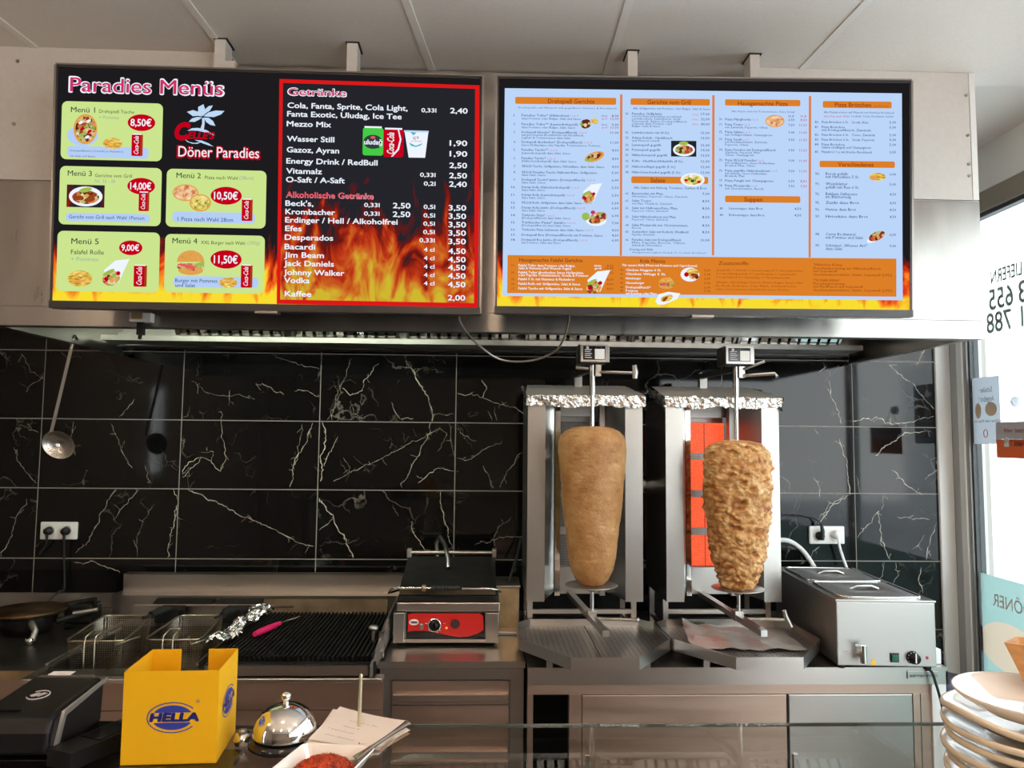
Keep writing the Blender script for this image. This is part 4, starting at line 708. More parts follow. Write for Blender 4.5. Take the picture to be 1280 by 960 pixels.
# ---- steel table on the right
TY = 2.465; TX0, TX1 = .150, 1.544
t = thing('steel_table', 'long stainless steel work table under the two kebab grills', 'table', ((TX0 + TX1) / 2, 2.9, 0))
MB().box(TX0, TX1, TY, 3.27, .868, .88).box(TX0, TX1, TY, TY + .006, .825, .868).box(TX1 - .006, TX1, TY, 3.27, .825, .868).build('table_top', M['steel_h'], t)
MB().box(TX0, TX1 - .05, TY + .015, TY + .03, .79, .868).build('apron', M['brown_tinted_steel'], t)
for x0, x1, m in ((.150, .168, 'brown_tinted_steel'), (.286, .326, 'brown_tinted_steel'), (1.008, 1.013, 'iron'), (1.432, 1.455, 'brown_tinted_steel'), (1.458, 1.492, 'brown_tinted_steel')):
    MB().box(x0, x1, TY + .012, TY + .05, .12, .79).build('upright', M[m], t)
MB().box(1.492, 1.540, TY + .004, TY + .05, 0, .825).build('leg', M['pvc'], t); MB().box(.152, .19, 3.2, 3.24, 0, .868).build('leg', M['steel'], t); MB().box(1.50, 1.54, 3.2, 3.24, 0, .868).build('leg', M['steel'], t); MB().box(.152, .168, TY + .05, TY + .09, 0, .868).build('leg', M['steel'], t)
for x0, x1, m in ((.328, 1.007, 'brown_tinted_steel'), (1.014, 1.431, 'steel')):
    d = MB().box(x0, x1, TY + .014, TY + .034, .14, .788, .002).build('door', M[m], t)
    MB().box(x0 + .01, x0 + .025, TY + .004, TY + .014, .4, .6).build('handle', M['steel'], d)
MB().box(.152, 1.49, 3.0, 3.02, .1, .8).build('rear_panel', M['iron'], t); MB().box(.152, 1.49, TY + .05, 3.0, .10, .12).build('shelf', M['dull_steel'], t)
MB().box(1.50, 1.544, TY + .03, 3.27, .88, .93, .004).build('end_upstand', M['pvc'], t)
lt = MB().box(1.405, 1.512, TY - .0025, TY, .846, .866).build('nameplate', M['steel'], t)
q = MB(); text(q, 'ggmgastro', (1.413, TY - .003, .851), (1, 0, 0), (0, 0, 1), .092, .0075, 2, .01); q.box(1.4055, 1.4075, TY - .003, TY - .0025, .843, .869); q.build('nameplate_lettering', M['rubber'], lt)
# ---- drawer cabinet
CY = 2.535
t = thing('drawer_cabinet', 'stainless cabinet with drawers carrying the red-fronted contact grill', 'cabinet', (-.105, 2.9, 0))
MB().box(-.345, .145, CY, 3.26, .866, .88).box(-.345, .145, CY, CY + .006, .858, .866).build('worktop', M['steel_h'], t)
MB().box(-.338, .140, CY + .02, 3.24, .02, .864).build('carcass', M['dull_steel'], t)
MB().box(-.338, -.302, CY + .004, CY + .02, .02, .856).box(.096, .140, CY + .004, CY + .02, .02, .856).box(-.302, .096, CY + .004, CY + .02, .82, .856).build('face_frame', M['steel'], t)
for z1, z0, hz in ((.815, .742, .774), (.736, .550, .592), (.544, .33, .40)):
    d = MB().box(-.296, .090, CY + .006, CY + .0195, z0, z1).build('drawer', M['brown_tinted_steel'], t)
    MB().box(-.293, .088, CY - .012, CY + .006, hz - .016, hz).build('handle', M['steel_h'], d)
    MB().box(-.296, .090, CY - .004, CY + .006, z0, z0 + .007).build('lower_lip', M['steel_h'], d)
# ---- range base, fryer, grill
GY = 2.325
t = thing('range_base', 'steel cooking range base below the fryer and charcoal grill', 'cooker', (-.82, 2.8, 0))
MB().box(-1.36, -.352, GY + .01, 3.20, .02, .80).box(-.85, -.352, GY + .01, 3.20, .80, .880).build('body', M['dull_steel'], t)
MB().box(-1.372, -.300, GY - .015, GY + .03, .882, .896, .003).box(-1.372, -1.345, GY + .03, 3.2, .882, .896).box(-.855, -.352, GY + .03, 3.2, .882, .896).box(-1.345, -.855, 3.06, 3.2, .882, .896).build('top_ledge', M['steel_h'], t)
MB().box(-1.36, -.300, GY + .0, GY + .0095, .80, .880).build('upper_panel', M['brown_tinted_steel'], t)
MB().box(-1.36, -.820, GY + .0, GY + .0095, .45, .797).build('front_panel', M['brown_tinted_steel'], t); MB().box(-.816, -.300, GY + .0, GY + .0095, .45, .797).build('front_panel', M['brown_tinted_steel'], t)
MB().box(-.355, -.340, GY - .004, GY, .735, .752).build('catch', M['rubber'], t)
# left worktop
t = thing('griddle_counter', 'dark greasy steel counter at the far left under the crepe plates', 'worktop', (-2.0, 2.85, 0))
MB().box(-2.95, -1.375, 2.42, 3.28, .868, .888, .003).build('worktop', M['dark_steel'], t); MB().box(-2.95, -1.38, 2.44, 3.28, .02, .866).build('carcass', M['brown_tinted_steel'], t)
MB().box(-2.95, -1.375, 2.414, 2.42, .862, .888).build('front_lip', M['amber'], t)
MB().box(-2.95, -1.52, 3.285, 3.300, .888, .948).build('rear_upstand', M['dull_steel'], t)
# splash panel
t = MB(); t.box(-1.50, -.335, 3.20, 3.204, .975, 1.046).box(-1.50, -.335, 3.20, 3.24, 1.043, 1.047).box(-1.51, -.335, 3.12, 3.204, .965, .975).box(-1.50, -.335, 3.11, 3.12, .897, .975)
t = tag(t.build('splash_panel', M['steel_h']), 'stainless splash panel standing behind fryer and charcoal grill', 'splashback')
# fryer
fr = thing('deep_fryer', 'dark steel twin deep fryer with two wells, set in the range', 'deep fryer', (-1.07, 2.7, .896))
FX0, FX1 = -1.34, -.86
f = MB(); f.box(FX0, FX1, 2.34, 2.40, .80, .899).box(FX0, FX1, 2.86, 3.04, .80, .915).box(FX0, FX0 + .012, 2.40, 2.86, .80, .905).box(FX1 - .012, FX1, 2.40, 2.86, .80, .905).box(-1.11, -1.09, 2.40, 2.86, .80, .895)
f.build('deck', M['dark_steel'], fr)
for a, b in ((FX0 + .012, -1.11), (-1.09, FX1 - .012)): MB().box(a, b, 2.40, 2.86, .802, .835).build('oil', M['oil'], fr)
for x in (FX0 + .005, FX1 - .02):
    MB().tube([(x, 2.38, .918), (x, 2.85, .93)], .005, 8).build('side_rail', M['steel'], fr)
MB().box(FX0 - .02, FX1 + .12, 3.0, 3.012, .916, .962).box(FX0 - .02, FX1 + .12, 2.985, 3.0, .955, .962).build('rear_rail', M['steel_h'], fr)
for x in (-1.30, -1.05): MB().obox((x + .10, 3.06, .952), (1, 0, 0), (0, 1, .25), (0, -.25, 1), .115, .045, .004).build('element_cover', M['iron'], fr)
for x in (-1.20, -.95): MB().box(x - .04, x + .05, 2.90, 2.975, .916, .968, .005).build('head_box', M['iron'], fr)
# baskets
def basket(lab, A0, A1, B0, B1, hgt, first=None):
    # A front-left, A1 front-right, B rear (x, y)
    z1 = .968; z0 = z1 - hgt; t = thing('frying_basket', lab, 'frying basket', ((A0[0] + A1[0]) / 2, (A0[1] + B0[1]) / 2, z0), 'wire frying baskets on the fryer')
    cor = [Vector((*A0, 0)), Vector((*A1, 0)), Vector((*B1, 0)), Vector((*B0, 0))]; ce_ = sum(cor, Vector()) / 4
    def ringat(z, k):
        out = []
        for i, c in enumerate(cor):
            p, n = cor[i - 1], cor[(i + 1) % 4]; r = .03
            for s in (1, .5, 0, ): pass
            a = c + (p - c).normalized() * r; b = c + (n - c).normalized() * r
            for s in (0, .25, .5, .75, 1): q = a.lerp(c, s).lerp(c.lerp(b, s), s); out.append(q)
        return [Vector((*(ce_ + (q - ce_) * k).to_2d(), z)) for q in out]
    top, bot = ringat(z1, 1), ringat(z0, .90)
    MB().tube(top, .0035, 8, closed=True).build('rim', M['wire'], t)
    mb = MB()
    per = []
    n = len(top)
    for i in range(n):
        L_ = (top[(i + 1) % n] - top[i]).length; m_ = max(1, round(L_ / .0072))
        for k in range(m_): per.append((top[i].lerp(top[(i + 1) % n], k / m_), bot[i].lerp(bot[(i + 1) % n], k / m_)))
    w_ = .00055
    for a, b in per:
        d = (b - a); tt = Vector((0, 0, 1)).cross((ce_ - a).to_2d().to_3d()).normalized(); mb.add([a - tt * w_, a + tt * w_, b + tt * w_, b - tt * w_], [(0, 1, 2, 3)])
    for k in range(1, int(hgt / .0072)):
        s = k * .0072 / hgt; rg = [a.lerp(b, s) for a, b in per]; m_ = len(rg)
        mb.add([q + Vector((0, 0, w_)) for q in rg] + [q - Vector((0, 0, w_)) for q in rg], [(i, (i + 1) % m_, m_ + (i + 1) % m_, m_ + i) for i in range(m_)])
    for k in range(1, 26):
        s = k / 26; a, b = bot[4].lerp(bot[5], 0), None
        p, q = bot[2].lerp(bot[7], s), bot[17].lerp(bot[12], s); tt = Vector((1, 0, 0)) * w_
        mb.add([p - tt, p + tt, q + tt, q - tt], [(0, 1, 2, 3)])
        p, q = bot[2].lerp(bot[17], s), bot[7].lerp(bot[12], s); tt = Vector((0, 1, 0)) * w_
        mb.add([p - tt, p + tt, q + tt, q - tt], [(0, 1, 2, 3)])
    o = mb.build('wire_mesh', M['wire'], t, fix=False); o['kind'] = 'stuff'
    fm = (cor[0] + cor[1]) / 2; k = (cor[1] - cor[0]).normalized()
    for s in (-.016, .016):
        q = fm + k * (s - .012); MB().tube([(q.x, q.y + .05, z1 + .022), (q.x, q.y, z1 + .012), (q.x, q.y - .007, z1 - .005), (q.x, q.y - .004, z0 + .004)], .0028, 8).build('front_hook', M['wire'], t)
    q = fm - k * .012; MB().tube([(q.x - .016, q.y + .05, z1 + .022), (q.x + .016, q.y + .05, z1 + .022)], .0028, 8).build('hook_bar', M['wire'], t)
    bm_ = (cor[2] + cor[3]) / 2
    MB().tube([(bm_.x - .045, bm_.y - .002, z0 + .05), (bm_.x, bm_.y - .09, z0 + .045), (bm_.x + .045, bm_.y - .002, z0 + .05)], .004, 8).build('inner_support', M['wire'], t)
    MB().tube([(B1[0] - .01, B1[1] - .06, z1 + .006), (B1[0] + .015, B1[1] + .0, z1 + .008)], .005, 8).tube([(B1[0] + .005, B1[1] - .03, z1 + .008), (B1[0] + .03, B1[1] + .05, z1 + .012)], .014, 10).build('handle', M['rubber'], t)
    return t
basket('empty wire frying basket nearer the left, beside the crepe plates', (-1.325, 2.455), (-1.140, 2.455), (-1.375, 2.80), (-1.20, 2.80), .125)
basket('empty wire frying basket on the right, behind the yellow box', (-1.085, 2.47), (-.905, 2.47), (-1.105, 2.80), (-.945, 2.80), .125)
# char grill
cg = thing('charcoal_grill', 'wide black ribbed charcoal grill between fryer and contact grill', 'grill', (-.58, 2.62, .896))
GX0, GX1 = -.835, -.315
MB().box(GX0, GX1 - .03, 2.318, 2.33, .902, .930).build('front_panel', M['steel_h'], cg)
MB().box(GX0, GX1 - .01, 2.33, 2.345, .896, .936).box(GX0, GX0 + .008, 2.345, 2.97, .896, .95).box(GX1 - .028, GX1 - .02, 2.345, 2.97, .896, .95).box(GX0, GX1 - .02, 2.345, 2.97, .896, .906).build('body', M['iron'], cg)
MB().add([(-.86, 2.98, .935), (-.375, 2.98, .935), (-.375, 3.0, .985), (-.86, 3.0, .985), (-.86, 3.01, .935), (-.375, 3.01, .935), (-.375, 3.01, .985), (-.86, 3.01, .985)], [(0, 1, 2, 3), (4, 7, 6, 5), (3, 2, 6, 7), (0, 4, 5, 1), (0, 3, 7, 4), (1, 5, 6, 2)]).build('rear_guard', M['burnt'], cg)
nb = 33
for i in range(nb):
    x = -.815 + i * (.475 / (nb - 1)); q = MB()
    q.prism([(x - .0055, 2.35, .932), (x + .0055, 2.35, .932), (x + .0022, 2.35, .948), (x - .0022, 2.35, .948)], (0, .60, 0)); q.prism([(x - .005, 2.35, .925), (x + .005, 2.35, .925), (x + .003, 2.35, .948), (x - .001, 2.338, .955)], (0, .012, 0))
    q.build('grate_bar', M['iron'], cg)
MB().box(-.82, -.345, 2.36, 2.94, .908, .914).build('drip_pan', M['iron'], cg)
# right guard plate (sloping up to the rear)
MB().prism([(-.338, 2.30, .90), (-.338, 3.0, .90), (-.338, 3.0, 1.0), (-.338, 2.62, .985), (-.338, 2.30, .935)], (.006, 0, 0)).build('side_guard', M['dull_steel'], cg)
MB().box(-.340, -.322, 2.50, 2.51, .90, .985).box(-.338, -.322, 2.47, 2.50, .91, .93).build('side_bracket', M['steel'], cg)
MB().lathe([(.0001, -.006), (.014, -.006), (.018, 0), (.014, .008), (.0001, .009)], (-.365, 2.55, .985), 14).tube([(-.365, 2.55, .94), (-.365, 2.55, .98)], .006, 8).build('guard_knob', M['dull_steel'], cg)
# foil strip on the left edge of the grill
q = MB(); P0 = at(268, 803, Z=.965); P1 = at(333, 757, Z=.985)
def ff(u, v):
    a = P0.lerp(P1, v); w_ = .055 * (1 + .25 * math.sin(v * 9)); a = a + Vector(((u - .5) * w_, 0, .022 * math.cos((u - .5) * 2.6) - .01 + .01 * math.sin(v * 17)))
    return a + noise.noise_vector(a * 55) * .014 + noise.noise_vector(a * 140) * .006
grid(q, ff, 14, 60, False)
tag(q.build('foil_strip', M['foil'], fix=False), 'crumpled aluminium foil strip laid along the left rim of the grill', 'foil')
# pink knife
kn = thing('kitchen_knife', 'small paring knife with a pink handle lying on the black grill bars', 'knife', tuple(at(345, 783, Z=.955)))
K0 = at(318, 793, Z=.962); K1 = at(350, 779, Z=.962); K2 = at(377, 770, Z=.957)
MB().tube([K0, K0.lerp(K1, .15), K0.lerp(K1, .6), K1], [.008, .0105, .011, .007], 12).build('handle', M['pink'], kn)
dv = (K2 - K1).normalized(); sd = Vector((-dv.y, dv.x, 0)); MB().prism([K1 - sd * .006, K1 + sd * .006, K1.lerp(K2, .7) + sd * .005, K2, K1.lerp(K2, .7) - sd * .006], (0, 0, .0012)).build('blade', M['chrome'], kn)
# crepe plates far left
for nm, (px, py), r_, lab in (('a', (36, 764), .125, 'round blackened crepe plate at the far left end of the counter'), ):
    c = at(px, py, Z=.965); t = thing('crepe_plate', lab, 'hot plate', (c.x, c.y, .888))
    MB().lathe([(.0001, .0), (r_ * .7, 0), (r_ * .78, -.02), (r_ * .6, -.075), (r_ * .55, -.077)], (c.x, c.y, .965), 32).build('base', M['iron'], t)
    MB().lathe([(.0001, 0), (r_, 0), (r_ + .004, .006), (r_, .013), (.0001, .013)], (c.x, c.y, .962), 40).build('plate', mat('rusty_iron_plate', (.10, .055, .025), .7, .4, var=.8, scale=12), t)
    MB().tube([(c.x + .07, c.y - .10, .945), (c.x + .115, c.y - .15, .93), (c.x + .11, c.y - .16, .90)], [.012, .010, .012], 10).build('spout', M['dull_steel'], t)
    MB().lathe([(.0001, 0), (.014, 0), (.014, .02), (.0001, .02)], (c.x + .105, c.y - .165, .89), 12).build('foot', M['chrome'], t)
c = at(88, 772, Z=.93)
t = thing('griddle_tongs', 'dark steel bracket and tubing lying right of the round crepe plate', 'cooking tool', (c.x, c.y, .89))
MB().tube([c + Vector((-.07, .06, .03)), c + Vector((.04, .10, .045)), c + Vector((.08, .03, .02)), c + Vector((-.02, -.06, .0))], .012, 8).build('tube', M['iron'], t)
MB().box(c.x - .06, c.x + .05, c.y + .06, c.y + .14, .89, .965, .01).build('bracket', M['iron'], t)
MB().tube([c + Vector((.02, -.02, .02)), c + Vector((.10, .0, .03))], .009, 8).build('grip', M['dull_steel'], t)
# ---- contact grill
pg = thing('contact_grill', 'red-fronted steel contact grill with ribbed plates and coiled handle', 'contact grill', (-.125, 2.88, .88))
MB().box(-.292, .052, 2.735, 3.06, .902, 1.000, .003).build('base', M['steel_h'], pg)
MB().box(-.308, .062, 2.722, 3.05, 1.001, 1.032, .003).build('top_rim', M['amber'] if False else M['steel_h'], pg)
MB().box(-.318, -.279, 2.712, 2.76, .893, .998, .002).build('corner_post', M['steel'], pg); MB().box(.012, .058, 2.712, 2.76, .893, .998, .002).build('corner_post', M['steel'], pg)
MB().box(-.279, .012, 2.716, 2.734, .893, .905).build('bottom_rail', M['steel_h'], pg)
cp = MB().box(-.274, .009, 2.724, 2.734, .906, .996).build('control_panel', M['gloss_black'], pg)
q = MB(); y = 2.7232
pts = [(-.268, .930)] + [(-.268 + .0, .990)] + [(-.255, .994), (-.010, .994), (.002, .985), (.004, .950)]
import itertools
low = [(.004, .935), (-.02, .922), (-.05, .913), (-.085, .911), (-.12, .916), (-.16, .925), (-.2, .932), (-.24, .933)]
q.add([(a, y, b) for a, b in pts + low], [list(range(len(pts + low)))]); q.build('red_print', M['red_panel'], cp, fix=False)
q = MB(); q.add([(-.246 + .0175 * math.cos(R(a)), y - .0006, .963 + .0105 * math.sin(R(a))) for a in range(0, 360, 15)], [list(range(24))]); q.build('logo_plate', M['logo_white'], cp, fix=False)
q = MB(); text(q, 'GMG', (-.258, y - .001, .959), (1, 0, 0), (0, 0, 1), .024, .0075, 3, .05); q.build('logo_lettering', M['rubber'], cp, fix=False)
q = MB(); text(q, 'm', (-.2505, y - .0014, .959), (1, 0, 0), (0, 0, 1), .009, .009, 3, .05); q.build('logo_letter', M['red_mark'], cp, fix=False)
q = MB(); text(q, 'CE', (-.018, y - .001, .916), (1, 0, 0), (0, 0, 1), .013, .008, 2, .02)
for x_, z_ in ((-.205, .958), (-.14, .958), (-.195, .935), (-.155, .933), (-.165, .925)): q.box(x_, x_ + .007, y - .001, y, z_, z_ + .0015)
q.build('panel_marks', M['logo_white'], cp, fix=False)
kb = MB().lathe([(.0001, 0), (.0205, 0), (.0205, -.004), (.017, -.006), (.015, -.020), (.0001, -.020)], (-.172, 2.7235, .952), 28, 'Y').build('knob', M['black'], cp)
MB().lathe([(.0205, -.001), (.024, -.001), (.024, -.003), (.0205, -.003)], (-.172, 2.7235, .952), 28, 'Y').build('knob_ring', M['chrome'], cp)
MB().box(-.175, -.169, 2.700, 2.7045, .938, .966).build('knob_ridge', M['gloss_black'], cp)
tg = MB().box(-.224, -.212, 2.72, 2.724, .938, .955).build('toggle_plate', M['dull_steel'], cp); MB().tube([(-.218, 2.722, .948), (-.218, 2.708, .958)], [.004, .005], 10).build('toggle', M['steel'], cp)
MB().disc((-.098, 2.7225, .957), .017, 24, 'Y', .004).build('thermostat_cover', mat('dark_grille', (.06, .02, .02), .2, .5), cp)
MB().disc((-.129, 2.7225, .943), .0035, 14, 'Y', .004).build('indicator_lamp', em('amber_lamp', (1.0, .30, .05), 2.0), cp)
for x in (-.285, -.28 + .05, .0, .035): pass
for x in (-.295, .03): MB().lathe([(.0001, 0), (.013, 0), (.016, .013), (.0001, .013)], (x, 2.75, .880), 14).build('foot', M['rubber'], pg)
for x in (-.295, .03): MB().lathe([(.0001, 0), (.013, 0), (.016, .022), (.0001, .022)], (x, 3.03, .880), 14).build('foot', M['rubber'], pg)
q = MB().box(-.305, .052, 2.725, 3.03, 1.034, 1.056, .003)
q.build('lower_plate', M['iron'], pg)
for k in range(24): pass
up = MB(); up.add([(-.300, 2.73, 1.060), (.048, 2.73, 1.060), (.048, 3.02, 1.070), (-.300, 3.02, 1.070), (-.300, 2.73, 1.082), (.048, 2.73, 1.082), (.048, 3.02, 1.150), (-.300, 3.02, 1.150)], [(0, 3, 2, 1), (4, 5, 6, 7), (0, 1, 5, 4), (1, 2, 6, 5), (2, 3, 7, 6), (3, 0, 4, 7)])
upo = up.build('upper_plate', M['iron'], pg); MB().box(-.298, .046, 2.722, 2.7285, 1.060, 1.080).build('plate_front', M['burnt'], upo)
MB().tube([(-.29, 3.03, 1.163), (.04, 3.03, 1.163)], .009, 12).build('pivot_bar', M['steel'], upo)
for x in (-.305, .035): MB().box(x, x + .018, 3.01, 3.05, 1.145, 1.180, .003).build('pivot_block', M['dull_steel'], upo)
MB().tube([(-.302, 2.76, 1.070), (-.322, 2.735, 1.068), (-.335, 2.70, 1.07), (-.325, 2.675, 1.088), (-.30, 2.67, 1.094), (-.175, 2.67, 1.094)], .004, 8).tube([(-.075, 2.67, 1.093), (.03, 2.67, 1.092), (.052, 2.675, 1.088), (.062, 2.70, 1.075), (.052, 2.74, 1.070)], .004, 8).build('handle', M['chrome'], upo)
q = MB(); q.tube([(-.185, 2.67, 1.094), (-.075, 2.67, 1.093)], .007, 10)
for k in range(15): q.lathe([(.007, -.003), (.0105, 0), (.007, .003)], (-.182 + k * .0075, 2.67, 1.094), 12, 'X')
q.build('coiled_grip', M['rubber'], upo); MB().lathe([(.0001, -.008), (.011, -.007), (.012, 0), (.011, .007), (.0001, .008)], (-.208, 2.67, 1.094), 14, 'X').build('grip_collar', M['amber'], upo)
MB().tube([(-.185, 3.04, 1.14), (-.190, 3.05, 1.20), (-.175, 3.03, 1.225), (-.150, 2.96, 1.20), (-.135, 2.90, 1.155), (-.133, 2.88, 1.128)], .0085, 12).build('flexible_conduit', M['steel'], pg)
MB().tube([(.06, 2.98, .98), (.09, 2.98, 1.02), (.14, 3.1, 1.14), (.16, 3.2, 1.2)], .006, 8).build('cable', M['rubber'], pg)
# amber stained steel bin behind the contact grill
t = thing('steel_container', 'heat-stained steel container behind the contact grill, left of the first kebab grill', 'container', (.105, 3.02, .88))
MB().box(.055, .142, 2.92, 3.10, .883, 1.045, .004).build('body', M['amber'], t); MB().box(.050, .146, 2.912, 3.105, 1.046, 1.056, .003).build('rim', M['dull_steel'], t); MB().box(.03, .148, 2.86, 2.918, .881, .895, .003).build('base_lip', M['steel'], t)
# ================================================================== KEBAB GRILLS
def kebab_grill(dx, on, lab):
    X = .375 + dx; t = thing('kebab_grill', lab, 'kebab grill', (X, 2.85, .88))
    def bx_(a, b, y0, y1, z0, z1, bev=0): return MB().box(X + a, X + b, y0, y1, z0, z1, bev)
    for s in (-1, 1):
        a, b = (-.215, -.150) if s < 0 else (.149, .214)
        bx_(a, b, 2.75, 2.754, 1.030, 1.775).build('front_flange', M['steel'], t)
        xo = X + (a if s < 0 else b - .003); MB().box(xo, xo + .003, 2.754, 3.10, 1.030, 1.78).build('side_panel', M['steel'], t)
        # bevelled reflector between flange and burner frame
        xi = X + (b if s < 0 else a); xb = X + s * .093
        MB().add([(xi, 2.752, 1.035), (xb, 2.93, 1.035), (xb, 2.93, 1.77), (xi, 2.752, 1.77), (xi + s * .003, 2.754, 1.035), (xb + s * .003, 2.932, 1.035), (xb + s * .003, 2.932, 1.77), (xi + s * .003, 2.754, 1.77)], [(0, 1, 2, 3), (7, 6, 5, 4), (0, 4, 5, 1), (3, 2, 6, 7), (1, 5, 6, 2), (0, 3, 7, 4)]).build('reflector', M['steel'], t)
        bx_(s * .088 - .010, s * .088 + .010, 2.905, 2.945, 1.02, 1.775).build('frame_upright', M['chrome'] if s < 0 else M['dull_steel'], t)
    bx_(-.09, .09, 3.03, 3.05, 1.05, 1.80).build('rear_panel', M['dull_steel'], t)
    bx_(-.083, .083, 2.955, 2.965, 1.715, 1.775).build('frame_head', M['dull_steel'], t); bx_(-.085, .085, 2.93, 2.945, 1.022, 1.125).build('lower_cover', M['steel'], t)
    for k in range(4):
        z1 = 1.695 - k * .150
        b = bx_(-.082, .082, 2.985, 3.0, z1 - .122, z1).build('burner', M['glow'] if on else M['ind_off'], t)
        bx_(-.001, .001, 2.983, 2.985, z1 - .122, z1).build('seam', M['red_mark'] if on else M['iron'], b)
        g = MB(); z = z1 - .122 + .004
        g.box(X - .084, X + .084, 2.978, 3.0, z1 - .150, z1 - .122); g.build('burner_bar', M['dull_steel'], t)
    g = MB()
    for k in range(31): g.box(X - .082 + k * .0054, X - .0815 + k * .0054, 2.972, 2.9726, 1.12, 1.70)
    for k in range(56): g.box(X - .082, X + .082, 2.9727, 2.973, 1.122 + k * .0104, 1.1225 + k * .0104)
    o = g.build('guard_mesh', M['dull_steel'] if not on else M['burnt'], t); o['kind'] = 'stuff'
    # foil-wrapped top
    q = MB(); sd_ = 11 if on else 3
    def tf(u, v):
        yb = 3.04 + (2.725 - 3.04) * min(1, v / .75); z = 1.845 + (1.785 - 1.845) * min(1, v / .75)
        if v > .75: z -= (v - .75) / .25 * (.040 + .004 * math.sin(u * 13 + sd_)); yb = 2.725 + (v - .75) * .02
        wv = .202 + .020 * min(1, v / .6); p = Vector((X + (u - .5) * 2 * wv, yb, z))
        n = noise.noise_vector(p * 45 + Vector((sd_, 0, 0))); return p + n * (.0014 if v < .72 else .006)
    grid(q, lambda u, v: tf(u, v * .745), 50, 14, True); q.build('foil_cover', M['foil_matte'], t, fix=False)
    q = MB(); grid(q, lambda u, v: tf(u, .745 + v * .255) + noise.noise_vector(tf(u, .745 + v * .255) * 130) * .0022, 110, 9, False); q.build('foil_edge', M['foil'], t, fix=False)
    for s in (-1, 1):
        q = MB()
        def sf(u, v): p = Vector((X + s * (.222 + .004 * math.sin(u * 19)), 2.725 + u * .31, 1.785 + u * .058 - v * (.055 - .03 * u))); return p + noise.noise_vector(p * 60) * .007
        grid(q, sf, 24, 6, True); q.build('foil_side', M['foil'], t, fix=False)
    bx_(-.205, .205, 2.78, 3.04, 1.776, 1.782).build('top_plate', M['dull_steel'], t)
    # stand
    for s in (-1, 1):
        bx_(s * .197 - .010, s * .197 + .010, 2.84, 2.86, .882, 1.03).build('leg', M['steel'], t); bx_(s * .197 - .010, s * .197 + .010, 3.07, 3.09, .882, 1.03).build('leg', M['steel'], t)
        bx_(s * .197 - .008, s * .197 + .008, 2.86, 3.07, .905, .92).build('side_rail', M['steel'], t)
    bx_(-.187, .187, 2.842, 2.858, .966, .982).build('cross_rail', M['steel'], t)
    bx_(-.187, .187, 3.07, 3.085, .90, 1.02).build('rear_plate', M['iron'], t)
    a, b = Vector((X - .035, 2.93, 1.022)), Vector((X + .022, 2.42, 1.0)); ax = (b - a).normalized()
    MB().obox((a + b) / 2, ax, (1, .1, 0), (0, 0, 1), (b - a).length / 2, .011, .010).build('slide_bar', M['steel'], t)
    cl = bx_(-.012, .020, 2.60, 2.64, .995, 1.030, .002).build('spit_socket', M['steel'], t)
    q = MB().tube([(X + .015, 2.60, 1.006), (X + .150, 2.57, 1.008)], .0055, 10)
    if on: q.tube([(X + .150, 2.57, 1.04), (X + .155, 2.57, 1.02), (X + .17, 2.56, .985)], [.007, .009, .008], 10)
    else: q.lathe([(.0001, -.006), (.008, -.006), (.008, .006), (.0001, .006)], (X + .155, 2.57, 1.008), 12, 'X')
    q.build('locking_lever', M['steel'], t)
    # upper arm, motor and handles
    MB().obox((X - .02 + .03, 2.83, 1.885), (.1, -1, 0), (1, 0, 0), (0, 0, 1), .20, .012, .010).build('upper_arm', M['iron'], t)
    MB().box(X - .01, X + .02, 3.0, 3.03, 1.80, 1.90).build('arm_post', M['dull_steel'], t)
    mo = bx_(-.048, .052, 2.585, 2.66, 1.890, 1.958, .004).build('spit_motor', M['iron'], t)
    bx_(-.043, .060, 2.572, 2.584, 1.893, 1.957, .002).build('motor_face', M['steel'], mo)
    bx_(-.033, .045, 2.5700, 2.5716, 1.902, 1.950).build('rating_plate', M['gloss_black'], mo); bx_(.008, .042, 2.5685, 2.5698, 1.904, 1.940).build('rating_label', M['logo_white'], mo)
    q = MB()
    for k in range(5): q.box(X - .028, X - .003 - .004 * (k % 2), 2.5688, 2.5698, 1.908 + k * .007, 1.911 + k * .007)
    q.disc((X - .018, 2.5692, 1.944), .005, 12, 'Y', .001); text(q, 'MOTOR', (X + .010, 2.5690, 1.942), (1, 0, 0), (0, 0, 1), .024, .005, 1, .02)
    q.build('rating_print', M['sign_grey'], mo, fix=False)
    q = MB().box(X + .015, X + .035, 2.60, 2.63, 1.848, 1.888)
    if on: q.tube([(X + .03, 2.60, 1.878), (X + .10, 2.58, 1.905)], .005, 8).tube([(X + .03, 2.60, 1.855), (X + .135, 2.58, 1.862), (X + .14, 2.57, 1.85)], .006, 8)
    else: q.tube([(X + .03, 2.60, 1.862), (X + .145, 2.58, 1.858)], .005, 8).tube([(X + .15, 2.575, 1.838), (X + .152, 2.575, 1.86), (X + .148, 2.575, 1.885)], [.009, .011, .008], 10).tube([(X - .055, 2.60, 1.878), (X - .01, 2.60, 1.874)], [.008, .006], 10)
    q.build('clamp_handle', M['steel'], t)
    return t
kebab_grill(0, False, 'left kebab grill of the pair, its burners off, foil-wrapped top')
kebab_grill(.516, True, 'right kebab grill of the pair with glowing orange burners')
